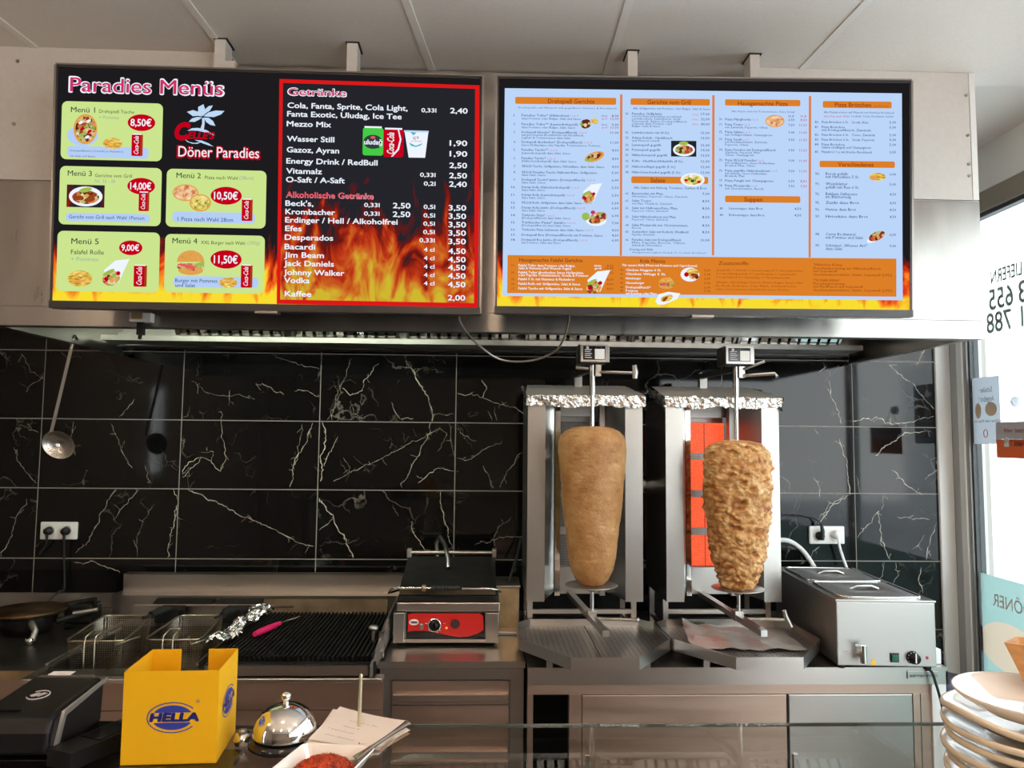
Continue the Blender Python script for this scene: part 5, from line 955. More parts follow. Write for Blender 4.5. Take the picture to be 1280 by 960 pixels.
def cone(cx, prof, chunky, lab, nm, mt, z_b=1.108):
    t = thing('kebab_spit', lab, 'kebab spit', (cx, 2.62, 1.02)); q = MB(); NV, NU = (190, 230) if chunky else (150, 150)
    z_b = prof[-1][1] + .004; zt = prof[0][1]; zb = prof[-1][1]; import bisect
    vs_ = []
    # arc-length resample of the profile
    d = [0]
    for (r0, z0), (r1, z1) in zip(prof[:-1], prof[1:]): d.append(d[-1] + math.hypot(r1 - r0, z1 - z0))
    def pr(s):
        s *= d[-1]; i = min(len(d) - 2, max(0, bisect.bisect_right(d, s) - 1)); k = (s - d[i]) / (d[i + 1] - d[i]); return prof[i][0] + (prof[i + 1][0] - prof[i][0]) * k, prof[i][1] + (prof[i + 1][1] - prof[i][1]) * k
    for j in range(NV + 1):
        r, z = pr(j / NV)
        for i in range(NU):
            a = 2 * math.pi * i / NU; p = Vector((r * math.cos(a), r * math.sin(a), z)); nr = Vector((math.cos(a), math.sin(a), 0))
            e = min(1, r / .03)
            if chunky:
                pp = Vector((p.x * 27, p.y * 27, p.z * 48 + .5 * noise.noise(p * 18))) + noise.noise_vector(p * 16) * 1.1
                c_ = noise.voronoi(pp)[0]; h = (c_[1] - c_[0]) * .015 + noise.noise(p * 55) * .006 + noise.noise(p * 120) * .0028 + noise.noise(p * 10) * .007 - .004
                h -= max(0, noise.noise(Vector((p.x * 26, p.y * 26, p.z * 60))) - .18) * .045
            else:
                h = noise.noise(p * 9) * .0025 + noise.noise(Vector((p.x * 8, p.y * 8, p.z * 60))) * .0013 + noise.noise(p * 90) * .0011
                h -= max(0, noise.noise(Vector((p.x * 22 + 7, p.y * 22, p.z * 150))) - .42) * .016
            vs_.append(Vector((cx, 2.62, 0)) + p + nr * h * e + Vector((0, 0, h * .4 * (1 - e))))
    q.add(vs_, [(j * NU + i, (j + 1) * NU + i, (j + 1) * NU + (i + 1) % NU, j * NU + (i + 1) % NU) for j in range(NV) for i in range(NU)], True)
    q.build('meat_cone', mt, t, fix=False)
    MB().tube([(cx, 2.62, 1.012), (cx, 2.62, 1.78)], .0075, 12).tube([(cx, 2.62, 1.78), (cx, 2.62, 1.888)], .0105, 12).build('skewer', M['chrome'], t)
    MB().lathe([(.0001, 0), (.089, 0), (.092, .002), (.089, .004), (.0001, .004)], (cx - .002, 2.62, z_b - .006), 40).lathe([(.0001, -.02), (.013, -.02), (.014, 0), (.0001, 0)], (cx, 2.62, z_b - .006), 14).build('spit_plate', M['dull_steel'], t)
    return t
k = .00283
def prf(rows, z_of): return [(max(.0006, r * k), z_of(y)) for r, y in rows]
za = lambda y: at(742, y, Y=2.62).z
cone(.381, prf([(0, 533), (14, 533), (25, 535), (34, 539), (39.5, 545), (42, 553), (42.4, 565), (41.2, 583), (38.6, 612), (36, 640), (32.6, 669), (29.6, 697), (26, 712), (20, 724), (14, 730), (0, 731)], za), False, 'smooth golden brown minced meat cone on the left spit', '', M['meat_a'])
zb_ = lambda y: at(921, y, Y=2.62).z
cone(.899, prf([(0, 550), (16, 550.5), (28, 554), (36, 560), (39.5, 567), (41.5, 583), (41.5, 612), (39.8, 640), (36.4, 669), (32.4, 697), (28, 715), (24, 728), (20, 734), (0, 735)], zb_), True, 'rough cone of stacked pale chicken meat on the right spit', '', M['meat_b'])
# trays
def tray(dx, lab):
    o = [(.275, 2.335), (.488, 2.335), (.637, 2.545), (.637, 2.780), (.590, 2.830), (.175, 2.830), (.126, 2.780), (.126, 2.555)]
    o = [(a + dx, b) for a, b in o]; t = thing('drip_tray', lab, 'drip tray', (.381 + dx, 2.58, .882)); c = Vector((.381 + dx, 2.585, 0))
    n = 8; inn = [((a - c.x) * .985 + c.x, (b - c.y) * .985 + c.y) for a, b in o]
    q = MB(); z0, z1 = .912, .950
    q.add([(a, b, z0) for a, b in o] + [(a, b, z1) for a, b in o] + [(a, b, z1) for a, b in inn] + [(a, b, z0 + .006) for a, b in inn], [(i, (i + 1) % n, n + (i + 1) % n, n + i) for i in range(n)] + [(n + i, n + (i + 1) % n, 2 * n + (i + 1) % n, 2 * n + i) for i in range(n)] + [(2 * n + i, 2 * n + (i + 1) % n, 3 * n + (i + 1) % n, 3 * n + i) for i in range(n)] + [list(range(n))[::-1]])
    q.build('rim', M['steel_h'], t)
    fl_ = MB(); Xs = sorted(set([a for a, b in inn]))
    # perforated bottom: two halves with holes as dark recessed discs
    for s in (0, 1):
        pp = [p for p in inn if (p[0] <= c.x) == (s == 0)]
        if s == 0: poly = [(c.x - .002, inn[0][1])] + [(c.x - .002, inn[5][1])] + [inn[5], inn[6], inn[7], inn[0]]
        else: poly = [(c.x + .002, inn[1][1]), inn[1], inn[2], inn[3], inn[4], (c.x + .002, inn[4][1])]
        pn = MB(); pn.prism([(a, b, .922) for a, b in poly], (0, 0, .003)); po = pn.build('perforated_plate', M['warm_satin'], t)
        h = MB()
        for i in range(13):
            for j in range(20):
                x = c.x + (-1 if s == 0 else 1) * (.012 + i * .018); y = 2.37 + j * .022 + (.011 if i % 2 else 0)
                lim = .25 if y > 2.55 else .1 + (y - 2.335) * .69
                if abs(x - c.x) < lim - .012 and y < 2.80: h.add([(x + .0033 * math.cos(R(a)), y + .0033 * math.sin(R(a)), .9258) for a in range(0, 360, 60)], [list(range(6))])
        h.build('drain_hole', M['rubber'], po, fix=False)['kind'] = 'stuff'
    for a, b in ((.22, 2.47), (.54, 2.47), (.2, 2.77), (.56, 2.77)): MB().box(a + dx - .01, a + dx + .01, b - .01, b + .01, .881, .911).build('foot', M['steel'], t)
    return t
tray(0, 'octagonal perforated drip tray under the left spit'); tray(.516, 'octagonal perforated drip tray covered with foil under the right spit')
q = MB(); fc = [at(851, 777, Z=.945), at(975, 787, Z=.940), at(1011, 811, Z=.935), at(866, 812, Z=.935)]
def fs_(u, v):
    p = fc[0].lerp(fc[1], u).lerp(fc[3].lerp(fc[2], u), v); p = p + noise.noise_vector(p * 16) * .010 + noise.noise_vector(p * 50) * .003; p.z = max(p.z, .929) + .012 * max(0, .15 - u) * 6 * (1 - v); return p
grid(q, fs_, 46, 30, True); tag(q.build('foil_sheet', M['foil_matte'], fix=False), 'creased foil sheet lying in the right drip tray', 'foil')
# gas pipe between the grills
t = thing('gas_pipe', 'short grey pipe stub between the two kebab grills', 'pipe', (.62, 3.2, 1.43)); MB().tube([(.585, 3.10, 1.435), (.80, 3.10, 1.435)], .022, 14).build('pipe', M['dull_steel'], t); MB().tube([(.64, 3.10, 1.435), (.67, 3.10, 1.435)], .026, 14).build('joint', M['steel'], t)
MB().tube([(.60, 3.14, 1.30), (.66, 3.2, 1.22), (.62, 3.22, 1.10)], .008, 8).build('hose', M['rubber'], t)
MB().tube([(.66, 3.14, 1.42), (.66, 3.29, 1.42)], .012, 8).build('wall_stub', M['dull_steel'], t)
# ================================================================== BAIN-MARIE
bm_ = thing('bain_marie', 'stainless steel bain-marie food warmer at the right end of the table', 'food warmer', (1.345, 2.745, .88), None, (0, 0, R(-4.0)))
W, Dp, Hh = .160, .312, .222
def lb(*a): return MB().box(*a)
lb(-W, W, -Dp, Dp, .012, Hh - .004, .003).build('body', M['warm_satin'], bm_, local=True)
lb(-W - .003, W + .003, -Dp - .003, Dp + .003, Hh - .0035, Hh + .003, .0015).build('top_rim', M['steel'], bm_, local=True)
for i, (y0, y1) in enumerate(((-.285, -.02), (.0, .285))):
    q = MB(); pts = []
    def rr_(x0, x1, ya, yb, r, z): return [Vector((cx + r * math.cos(R(a0 + a)), cy + r * math.sin(R(a0 + a)), z)) for cx, cy, a0 in ((x1 - r, yb - r, 0), (x0 + r, yb - r, 90), (x0 + r, ya + r, 180), (x1 - r, ya + r, 270)) for a in range(0, 91, 15)]
    q.tube(rr_(-.135, .135, y0, y1, .03, Hh + .006), .004, 6, closed=True); po = q.build('pan_rim', M['chrome'], bm_, local=True)
    q = MB(); a_1 = rr_(-.130, .130, y0 + .005, y1 - .005, .028, Hh + .006); a_2 = rr_(-.095, .095, y0 + .035, y1 - .035, .03, Hh + .011); a_3 = rr_(-.055, .055, y0 + .085, y1 - .085, .03, Hh + .011); a_4 = rr_(-.04, .04, y0 + .098, y1 - .098, .02, Hh + .001); n = len(a_1)
    q.add(a_1 + a_2 + a_3 + a_4, [(k_ * n + j, k_ * n + (j + 1) % n, (k_ + 1) * n + (j + 1) % n, (k_ + 1) * n + j) for k_ in range(3) for j in range(n)] + [[3 * n + j for j in range(n)]], True)
    lo_ = q.build('lid', M['warm_satin'], bm_, local=True); MB().tube([(-.05, (y0 + y1) / 2, Hh + .008), (-.025, (y0 + y1) / 2, Hh + .018), (.025, (y0 + y1) / 2, Hh + .018), (.05, (y0 + y1) / 2, Hh + .008)], .005, 8).build('lid_handle', M['steel'], lo_, local=True)
yf = -Dp
kn_ = MB().lathe([(.0001, -.022), (.016, -.022), (.018, -.004), (.021, 0), (.0001, .001)], (.083, yf - .001, .042), 28, 'Y').build('knob', M['black'], bm_, local=True)
q = MB().box(.081, .085, yf - .0235, yf - .022, .030, .060)
for a in range(0, 300, 30): q.box(.083 + .0185 * math.cos(R(a)) - .001, .083 + .0185 * math.cos(R(a)) + .001, yf - .010, yf - .008, .042 + .0185 * math.sin(R(a)) - .001, .042 + .0185 * math.sin(R(a)) + .001)
q.build('knob_marks', M['logo_white'], kn_, local=True)
sw = MB().box(.010, .038, yf - .004, yf, .026, .056, .001).build('switch_frame', M['gloss_black'], bm_, local=True); MB().box(.013, .035, yf - .008, yf - .004, .029, .050, .001).build('rocker', M['green_switch'], sw, local=True)
MB().lathe([(.0001, -.004), (.0035, -.003), (.0055, 0), (.0001, 0)], (.130, yf, .042), 14, 'Y').build('indicator_lamp', M['red_mark'], bm_, local=True)
q = MB(); q.add([(-.054, yf - .0006, .020), (-.034, yf - .0006, .020), (-.044, yf - .0006, .037)], [(0, 1, 2)]); q.add([(-.052, yf - .0006, .016), (-.036, yf - .0006, .016), (-.036, yf - .0006, .019), (-.052, yf - .0006, .019)], [(0, 1, 2, 3)]); q.build('warning_sticker', M['warn'], bm_, local=True, fix=False)
q = MB(); q.box(.02, .028, yf - .001, yf, .062, .0635).box(.055, .064, yf - .001, yf, .062, .0635).box(.059, .0605, yf - .001, yf, .058, .0635)
for k_ in range(4): q.box(-.142, -.118, yf - .001, yf, .030 + k_ * .009, .0308 + k_ * .009)
q.build('panel_marks', M['sign_grey'], bm_, local=True)
tp = MB().tube([(-.088, yf + .0, .052), (-.088, yf - .03, .052)], .010, 12).tube([(-.088, yf - .03, .085), (-.088, yf - .032, .030)], .011, 12).build('drain_tap', M['chrome'], bm_, local=True)
MB().box(-.115, -.075, yf - .034, yf - .030, .084, .090).box(-.080, -.072, yf - .036, yf - .028, .030, .088).build('tap_lever', M['steel'], tp, local=True)
for x in (-.14, .14):
    for y in (-.29, .29): MB().lathe([(.0001, 0), (.012, 0), (.012, .013), (.0001, .013)], (x, y, 0), 12).build('foot', M['rubber'], bm_, local=True)
# cables and hose
def cable(name, lab, pts, r, m, cat='cable'):
    P = [Vector(p) for p in pts]; out = []
    for i in range(len(P) - 1):
        p0, p1, p2, p3 = P[max(i - 1, 0)], P[i], P[i + 1], P[min(i + 2, len(P) - 1)]
        for s in range(6):
            u = s / 6; out.append(.5 * ((2 * p1) + (p2 - p0) * u + (2 * p0 - 5 * p1 + 4 * p2 - p3) * u * u + (3 * p1 - p0 - 3 * p2 + p3) * u ** 3))
    out.append(P[-1]); return tag(MB().tube(out, r, 8).build(name, M[m]), lab, cat)
cable('power_cable', 'black power cable hanging from under the food warmer over the table edge', [at(1150, 839, Y=2.50), at(1163, 838, Y=2.448), at(1170, 855, Y=2.44), at(1178, 885, Y=2.44), at(1185, 930, Y=2.44), at(1190, 990, Y=2.44)], .0045, 'rubber')
cable('water_hose', 'thick white hose curving from behind the right kebab grill to the food warmer', [at(965, 676, Y=3.289), at(985, 676, Y=3.289), at(1003, 688, Y=3.289), at(1017, 708, Y=3.27), at(1019, 716, Y=3.2)], .011, 'white', 'hose')
# sockets
def sock(x0, x1, z0, z1, lab, fills):
    t = thing('double_socket', lab, 'power socket', ((x0 + x1) / 2, WY - .006, (z0 + z1) / 2))
    MB().box(x0, x1, WY - .020, WY - .0065, z0, z1, .005).build('cover_plate', M['socket'], t)
    zc = (z0 + z1) / 2
    for i, m in enumerate(fills):
        x = x0 + (x1 - x0) * (.27 if i == 0 else .73)
        MB().lathe([(.026, 0), (.026, -.003), (.022, -.003), (.020, .006), (.0001, .006)], (x, WY - .0205, zc), 28, 'Y').build('socket_ring', M['socket'], t)
    return zc
zc = sock(-1.904, -1.748, 1.173, 1.248, 'white double socket on the marble at far left with two black plugs', ('rubber', 'rubber'))
for i, x in enumerate((-1.862, -1.790)):
    t = thing('power_plug', ('left' if i == 0 else 'right') + ' black plug in the far left double socket', 'plug', (x, WY - .03, zc))
    MB().lathe([(.0001, -.024), (.014, -.022), (.018, -.004), (.018, 0), (.0001, 0)], (x, WY - .024, zc), 18, 'Y').build('plug_body', M['rubber'], t)
    MB().tube([(x, WY - .04, zc - .005), (x - .001, WY - .038, zc - .035)], [.007, .005], 8).build('strain_relief', M['rubber'], t)
cable('power_cable', 'black cable running down from the left double socket behind the crepe plates', [(-1.792, WY - .038, zc - .03), (-1.790, WY - .03, zc - .12), (-1.783, WY - .03, zc - .24), (-1.79, WY - .06, .96), (-1.82, WY - .12, .91)], .004, 'rubber')
cable('power_cable', 'short black cable stub under the left plug of the far left socket', [(-1.863, WY - .038, zc - .03), (-1.870, WY - .03, zc - .06), (-1.90, WY - .02, zc - .10)], .0035, 'rubber')
zc = sock(1.452, 1.612, 1.168, 1.247, 'white double socket on the marble above the food warmer', ('rubber', 'socket'))
t = thing('power_plug', 'black angled plug in the socket above the food warmer', 'plug', (1.495, WY - .03, zc)); MB().lathe([(.0001, -.024), (.015, -.022), (.019, -.004), (.019, 0), (.0001, 0)], (1.495, WY - .024, zc - .002), 18, 'Y').build('plug_body', M['rubber'], t)
MB().tube([(1.495, WY - .052, zc - .018), (1.497, WY - .052, zc + .02), (1.492, WY - .05, zc + .055)], [.008, .009, .006], 10).build('plug_neck', M['rubber'], t)
cable('power_cable', 'thin black cable running left from the plug above the food warmer', [(1.492, WY - .05, zc + .052), (1.47, WY - .045, zc + .072), (1.42, WY - .03, zc + .082), (1.35, WY - .02, zc + .085), (1.25, WY - .02, zc + .09)], .0035, 'rubber')
t = thing('power_plug', 'white plug in the socket above the food warmer', 'plug', (1.568, WY - .03, zc)); MB().lathe([(.0001, -.024), (.015, -.022), (.019, -.004), (.019, 0), (.0001, 0)], (1.568, WY - .024, zc + .002), 18, 'Y').build('plug_body', M['socket'], t)
cable('power_cable', 'white cable from the white plug down behind the food warmer', [(1.568, WY - .046, zc - .005), (1.572, WY - .05, zc - .045), (1.585, WY - .05, zc - .09), (1.598, WY - .06, zc - .14)], .0065, 'socket')
# skimmer
sk = thing('skimmer_ladle', 'long-handled steel skimmer hanging from the left hood gutter', 'skimmer', tuple(at(92, 421, Y=2.9)))
h0, h1 = at(92, 424, Y=2.9), at(63, 545, Y=2.9); sd = Vector((1, 0, .22)).normalized()
MB().tube([h0 + Vector((0, .03, .003)), h0 + Vector((0, .01, .016)), h0, h0.lerp(h1, .1)], .004, 8).build('hook', M['steel'], sk)
dd = (h1 - h0).normalized(); MB().obox((h0 + h1) / 2, dd, sd, (0, 1, 0), (h1 - h0).length / 2, .0065, .0015).build('handle', M['steel'], sk)
bc = at(73, 556, Y=2.88); q = MB(); ax1 = Vector((.80, .1, -.55)).normalized(); nn_ = Vector((.15, -.93, -.15)).normalized(); ax2 = nn_.cross(ax1).normalized(); ax1 = ax2.cross(nn_).normalized()
prof_ = [(0.002, .018), (.02, .016), (.038, .009), (.050, 0), (.053, -.001)]
vv = [bc + (ax1 * math.cos(2 * math.pi * a / 32) * 1.12 + ax2 * math.sin(2 * math.pi * a / 32) * .95) * r - nn_ * h_ for r, h_ in prof_ for a in range(32)]
q.add(vv, [(j * 32 + a, j * 32 + (a + 1) % 32, (j + 1) * 32 + (a + 1) % 32, (j + 1) * 32 + a) for j in range(4) for a in range(32)] + [list(range(32))], True); so = q.build('bowl', M['steel'], sk, fix=False)
q = MB()
for ring, cnt in ((.008, 6), (.016, 12), (.024, 18), (.032, 24), (.040, 30)):
    for a in range(cnt):
        t_ = 2 * math.pi * a / cnt; c = bc + (ax1 * math.cos(t_) * 1.12 + ax2 * math.sin(t_) * .95) * ring - nn_ * (.0178 - (ring / .05) ** 2 * .0165 - .001)
        q.add([c + (ax1 * math.cos(R(b)) + ax2 * math.sin(R(b))) * .0016 for b in range(0, 360, 60)], [list(range(6))])
q.build('perforation', M['rubber'], so, fix=False)['kind'] = 'stuff'
# small clamp under the left screen and hanging cable
t = thing('cable_clip', 'small white clamp with a black clip under the left menu screen', 'clamp', tuple(at(177, 400, Y=2.365)))
a = at(163, 391, Y=2.36); b = at(190, 403, Y=2.36); MB().box(a.x, b.x, 2.35, 2.378, b.z, a.z, .002).build('clamp_body', M['panel_white'], t); MB().box(a.x + .01, b.x - .025, 2.346, 2.35, b.z + .008, a.z).build('clamp_stain', M['amber'], t)
a = at(172, 403, Y=2.36); b = at(180, 419, Y=2.36); MB().box(a.x, b.x, 2.352, 2.37, b.z, a.z, .002).build('clip', M['rubber'], t); MB().tube([((a.x + b.x) / 2, 2.36, b.z + .005), ((a.x + b.x) / 2, 2.355, b.z - .012)], .006, 8).build('clip_tip', M['rubber'], t)
cable('screen_cable', 'thin dark cable drooping below the gap between the two screens', [at(575, 392, Y=2.22), at(574, 400, Y=2.24), at(583, 415, Y=2.3), at(600, 433, Y=2.40), at(622, 448, Y=2.45), at(645, 452, Y=2.45), at(672, 449, Y=2.42), at(695, 438, Y=2.38), at(706, 420, Y=2.32), at(711, 400, Y=2.26), at(711, 392, Y=2.22)], .0035, 'dull_steel')
# ================================================================== WINDOW SIGNS
def onglass(px, py, X=GX + .021): return at(px, py, X=X)
a0, a1, a2, a3 = at(1211, 473, X=GX + .018), at(1250, 470, X=GX + .018), at(1251, 556, X=GX + .018), at(1212, 554, X=GX + .018)
ya, yb = a0.y, (a1.y + a2.y) / 2; zt_, zb2 = (a0.z + a1.z) / 2, (a2.z + a3.z) / 2
t = MB().box(GX + .016, GX + .018, yb, ya, zb2, zt_).build('poster', M['poster']); tag(t, 'grey poster with burger pictures taped to the side window, seen from behind', 'poster')
q = MB(); xm = GX + .0155; ux = (0, 1, 0)   # mirrored writing: runs away from the camera
Lm = ya - yb
def mtext(mb, st, y0, y1, z, cap, b=.01): text(mb, st, (xm, y0, z), (0, 1, 0), (0, 0, 1), y1 - y0, cap, 2, 0, 0, .006)
mtext(q, 'Schüler', yb + Lm * .22, yb + Lm * .62, zt_ - .065, .022); mtext(q, 'Angebot !', yb + Lm * .17, yb + Lm * .68, zt_ - .105, .024); mtext(q, 'Döner oder Pizza mit', yb + Lm * .05, yb + Lm * .85, zb2 + .092, .012)
q.build('poster_lettering', M['poster_ink'], t, fix=False)['kind'] = 'stuff'
q = MB()
for cy_, cz_, ry_, rz_ in ((yb + Lm * .28, (zt_ + zb2) / 2 + .005, Lm * .19, .030), (yb + Lm * .70, (zt_ + zb2) / 2, Lm * .10, .034)): q.add([(xm, cy_ + ry_ * math.cos(R(a)), cz_ + rz_ * math.sin(R(a))) for a in range(0, 360, 15)], [list(range(24))])
q.build('food_picture', M['poster_food'], t, fix=False)
q = MB().tube([(xm, yb + Lm * .48 + .012 * math.cos(R(a)), zb2 + .045 + .016 * math.sin(R(a))) for a in range(0, 360, 20)], .0018, 6, closed=True); q.build('round_logo', M['red_mark'], t)
# hanging sign
XS = GX - .03
b0, b1 = at(1245, 528, X=XS), at(1279, 525, X=XS); z1_ = b0.z; zm_ = at(1245, 549, X=XS).z; z0_ = at(1245, 572, X=XS).z; y_r = b0.y; y_l = y_r - .30
t = thing('hanging_sign', 'grey and orange delivery sign hanging on a cord at the side window', 'sign', (XS, (y_r + y_l) / 2, z1_))
MB().box(XS - .002, XS + .002, y_l, y_r, zm_, z1_).build('upper_half', M['sign_grey'], t); MB().box(XS - .002, XS + .002, y_l, y_r, z0_, zm_ - .0005).build('lower_half', M['orange_sign'], t)
hk = at(1263, 500, X=XS); hk.y = (y_r + y_l) / 2 + .0
hk = at(1264, 502, X=XS)
MB().tube([(XS, y_r - .015, z1_ - .01), (XS, hk.y, hk.z)], .0012, 6).tube([(XS, 2 * hk.y - y_r + .015, z1_ - .01), (XS, hk.y, hk.z)], .0012, 6).build('cord', M['sign_grey'], t)
MB().lathe([(.0001, 0), (.020, .004), (.022, .024)], (XS + .006, hk.y, hk.z), 20, 'X').build('suction_cup', M['poster'], t)
def rtext(mb, st, yy, z, wd, cap, b=.01): text(mb, st, (XS - .0024, yy, z), (0, -1, 0), (0, 0, 1), wd, cap, 2, b)
q = MB(); rtext(q, 'Hier bestellen', y_r - .05, z1_ - .042, .16, .018); rtext(q, 'geschlossen!', y_r - .045, z1_ - .080, .17, .018); q.build('red_lettering', M['orange_sign'], t, fix=False)
q = MB(); rtext(q, 'Lieferando', y_r - .085, z0_ + .048, .125, .020, .02)
hy, hz = y_r - .045, z0_ + .045; q.add([(XS - .0024, hy + .0, hz), (XS - .0024, hy - .028, hz), (XS - .0024, hy - .028, hz + .022), (XS - .0024, hy - .032, hz + .022), (XS - .0024, hy - .014, hz + .040), (XS - .0024, hy + .004, hz + .022), (XS - .0024, hy, hz + .022)], [list(range(7))])
q.build('white_lettering', M['logo_white'], t, fix=False)
# vinyl lettering (reads from outside)
q = MB(); xv = GX + .0205
def vt(st, y0, z, wd, cap, fat):
    for k_, (dy, dz) in enumerate(((0, 0), (fat, 0), (-fat, 0), (0, fat), (0, -fat))): text(q, st, (xv - .0002 * k_, y0 + dy, z + dz), (0, 1, 0), (0, 0, 1), wd, cap, 4)
e = at(1239, 355, X=xv); c_ = at(1239, 339, X=xv).z - e.z; s_ = at(1278, 354, X=xv)
vt('LIEFERN', s_.y, e.z, e.y - s_.y, c_, .0022)
e = at(1237, 388, X=xv); c_ = at(1237, 363, X=xv).z - e.z; s_ = at(1267, 388, X=xv); vt('655', s_.y, e.z, e.y - s_.y, c_, .0035)
d3 = (e.y - s_.y) / 3; vt('3', s_.y - d3 * 1.55, e.z, d3 * .85, c_, .0035); vt('0514', s_.y - d3 * 6, e.z, d3 * 4, c_, .0035)
e = at(1234, 417, X=xv); c_ = at(1234, 393, X=xv).z - e.z; s_ = at(1265, 418, X=xv); vt('788', s_.y, e.z, e.y - s_.y, c_, .0035)
vt('1', s_.y - d3 * 1.4, e.z, d3 * .2, c_, .0035); vt('0514', s_.y - d3 * 6, e.z, d3 * 4, c_, .0035)
o = q.build('window_lettering', M['vinyl'], None, fix=False); tag(o, 'grey mirrored vinyl letters and phone numbers on the side window', 'lettering')
# frosted film on the lower glass
fz = at(1216, 713, X=GX + .02).z
cc = at(1262, 812, X=GX + .018)
hole = [(cc.y + .185 * math.cos(R(a)), cc.z + .10 * math.sin(R(a))) for a in range(0, 361, 8)]
Y0, Y1, Z0, Z1 = .85, 3.16, .22, fz
angs = sorted([R(a) for a in range(0, 360, 8)] + [math.atan2(z - cc.z, y - cc.y) % (2 * math.pi) for y in (Y0, Y1) for z in (Z0, Z1)])
hole = [(cc.y + .185 * math.cos(a), cc.z + .10 * math.sin(a)) for a in angs]; outr = []
for a in angs:
    c_, s_ = math.cos(a), math.sin(a); k_ = min([((Y1 if c_ > 0 else Y0) - cc.y) / c_ if abs(c_) > 1e-6 else 1e9, ((Z1 if s_ > 0 else Z0) - cc.z) / s_ if abs(s_) > 1e-6 else 1e9]); outr.append((cc.y + c_ * k_, cc.z + s_ * k_))
n = len(angs); q = MB(); q.add([(GX + .0195, y, z) for y, z in hole + outr], [(i, (i + 1) % n, n + (i + 1) % n, n + i) for i in range(n)])
t = q.build('window_film', M['film'], None, fix=False); tag(t, 'green frosted film on the lower part of the side window', 'window film')
q = MB(); q.add([(GX + .0195, y, z) for y, z in hole], [list(range(n))]); q.build('food_print', M['film_food'], t, fix=False)
q = MB(); cc = at(1262, 757, X=GX + .018); text(q, 'DÖNER', (GX + .0178, cc.y - .12, cc.z - .02), (0, 1, 0), (0, 0, 1), .22, .05, 3, 0, 0, .01); q.build('red_print', M['film_red'], t, fix=False)
c = at(1207, 870, Y=2.95); t = thing('waste_bin', 'dark blue bin on the floor beyond the end of the table', 'bin', (1.80, 2.9, 0)); MB().lathe([(.0001, .0), (.10, 0), (.125, .66), (.13, .67), (.13, .70), (.0001, .70)], (1.80, 2.9, 0), 28).build('body', M['wine'], t); MB().lathe([(.134, .66), (.138, .66), (.138, .69), (.134, .69)], (1.80, 2.9, 0), 28).build('rim', M['black'], t)
# ================================================================== SERVING COUNTER
GZ = 1.19
gz = GZ
B_ = at(510, 901, Z=GZ); C_ = at(1190, 908, Z=GZ); gy = (B_.y + C_.y) / 2
sc_ = thing('glass_counter', 'glass-topped serving counter in the foreground', 'counter', (0, .9, 0))
MB().box(-1.3, 1.3, .35, gy, GZ - .005, GZ).build('glass_top', M['counter_glass'], sc_)
MB().box(-1.3, 1.3, gy, gy + .0012, GZ - .0052, GZ + .0002).build('polished_edge', M['glass_edge'], sc_)
MB().box(-1.3, 1.3, .36, gy - .02, 0, .80).build('cabinet', mat('brown_laminate', (.34, .22, .16), 0, .5, var=.15, scale=6), sc_); MB().box(-1.3, 1.3, .36, .366, .80, GZ - .009).build('front_glass', M['counter_glass'], sc_)
for x in (-1.3, 1.27): MB().box(x, x + .03, .366, gy - .01, .80, GZ - .009).build('end_panel', M['dull_steel'], sc_)
MB().box(-1.29, -.345, .37, gy - .03, GZ - .03, GZ - .022).build('dark_shelf', M['gloss_black'], sc_)
# yellow box
zt2 = GZ + .0005
A_ = at(150, 957, Z=zt2); Bq = at(270, 954, Z=zt2); Cq = at(294, 915, Z=zt2); Dq = A_ + (Cq - Bq); hb = at(275, 838, Y=Bq.y).z - zt2
yb_ = thing('cardboard_box', 'open yellow cardboard box with blue oval logo on the glass counter', 'box', tuple((A_ + Cq) / 2))
def wallp(a, b, pts, nm, off=.0012):
    d = (b - a); L_ = d.length; u = d / L_; nrm_ = Vector((u.y, -u.x, 0)) * off
    q = MB(); q.prism([a + u * (L_ * p) + Vector((0, 0, hb * h_)) for p, h_ in pts], -nrm_); return q.build(nm, M['yellow'], yb_)
fw = wallp(A_, Bq, [(0, 0), (1, 0), (1, 1), (0, 1)], 'front_wall'); rw = wallp(Bq, Cq, [(0, 0), (1, 0), (1, 1), (0, 1)], 'side_wall'); wallp(Dq, A_, [(0, 0), (1, 0), (1, 1), (0, 1)], 'side_wall')
wallp(Cq, Dq, [(0, 0), (1, 0), (1, 1), (.66, 1), (.66, .55), (.34, .55), (.34, 1), (0, 1)], 'rear_wall')
q = MB(); q.prism([A_, Bq, Cq, Dq], (0, 0, .001)); q.build('bottom', M['yellow'], yb_)
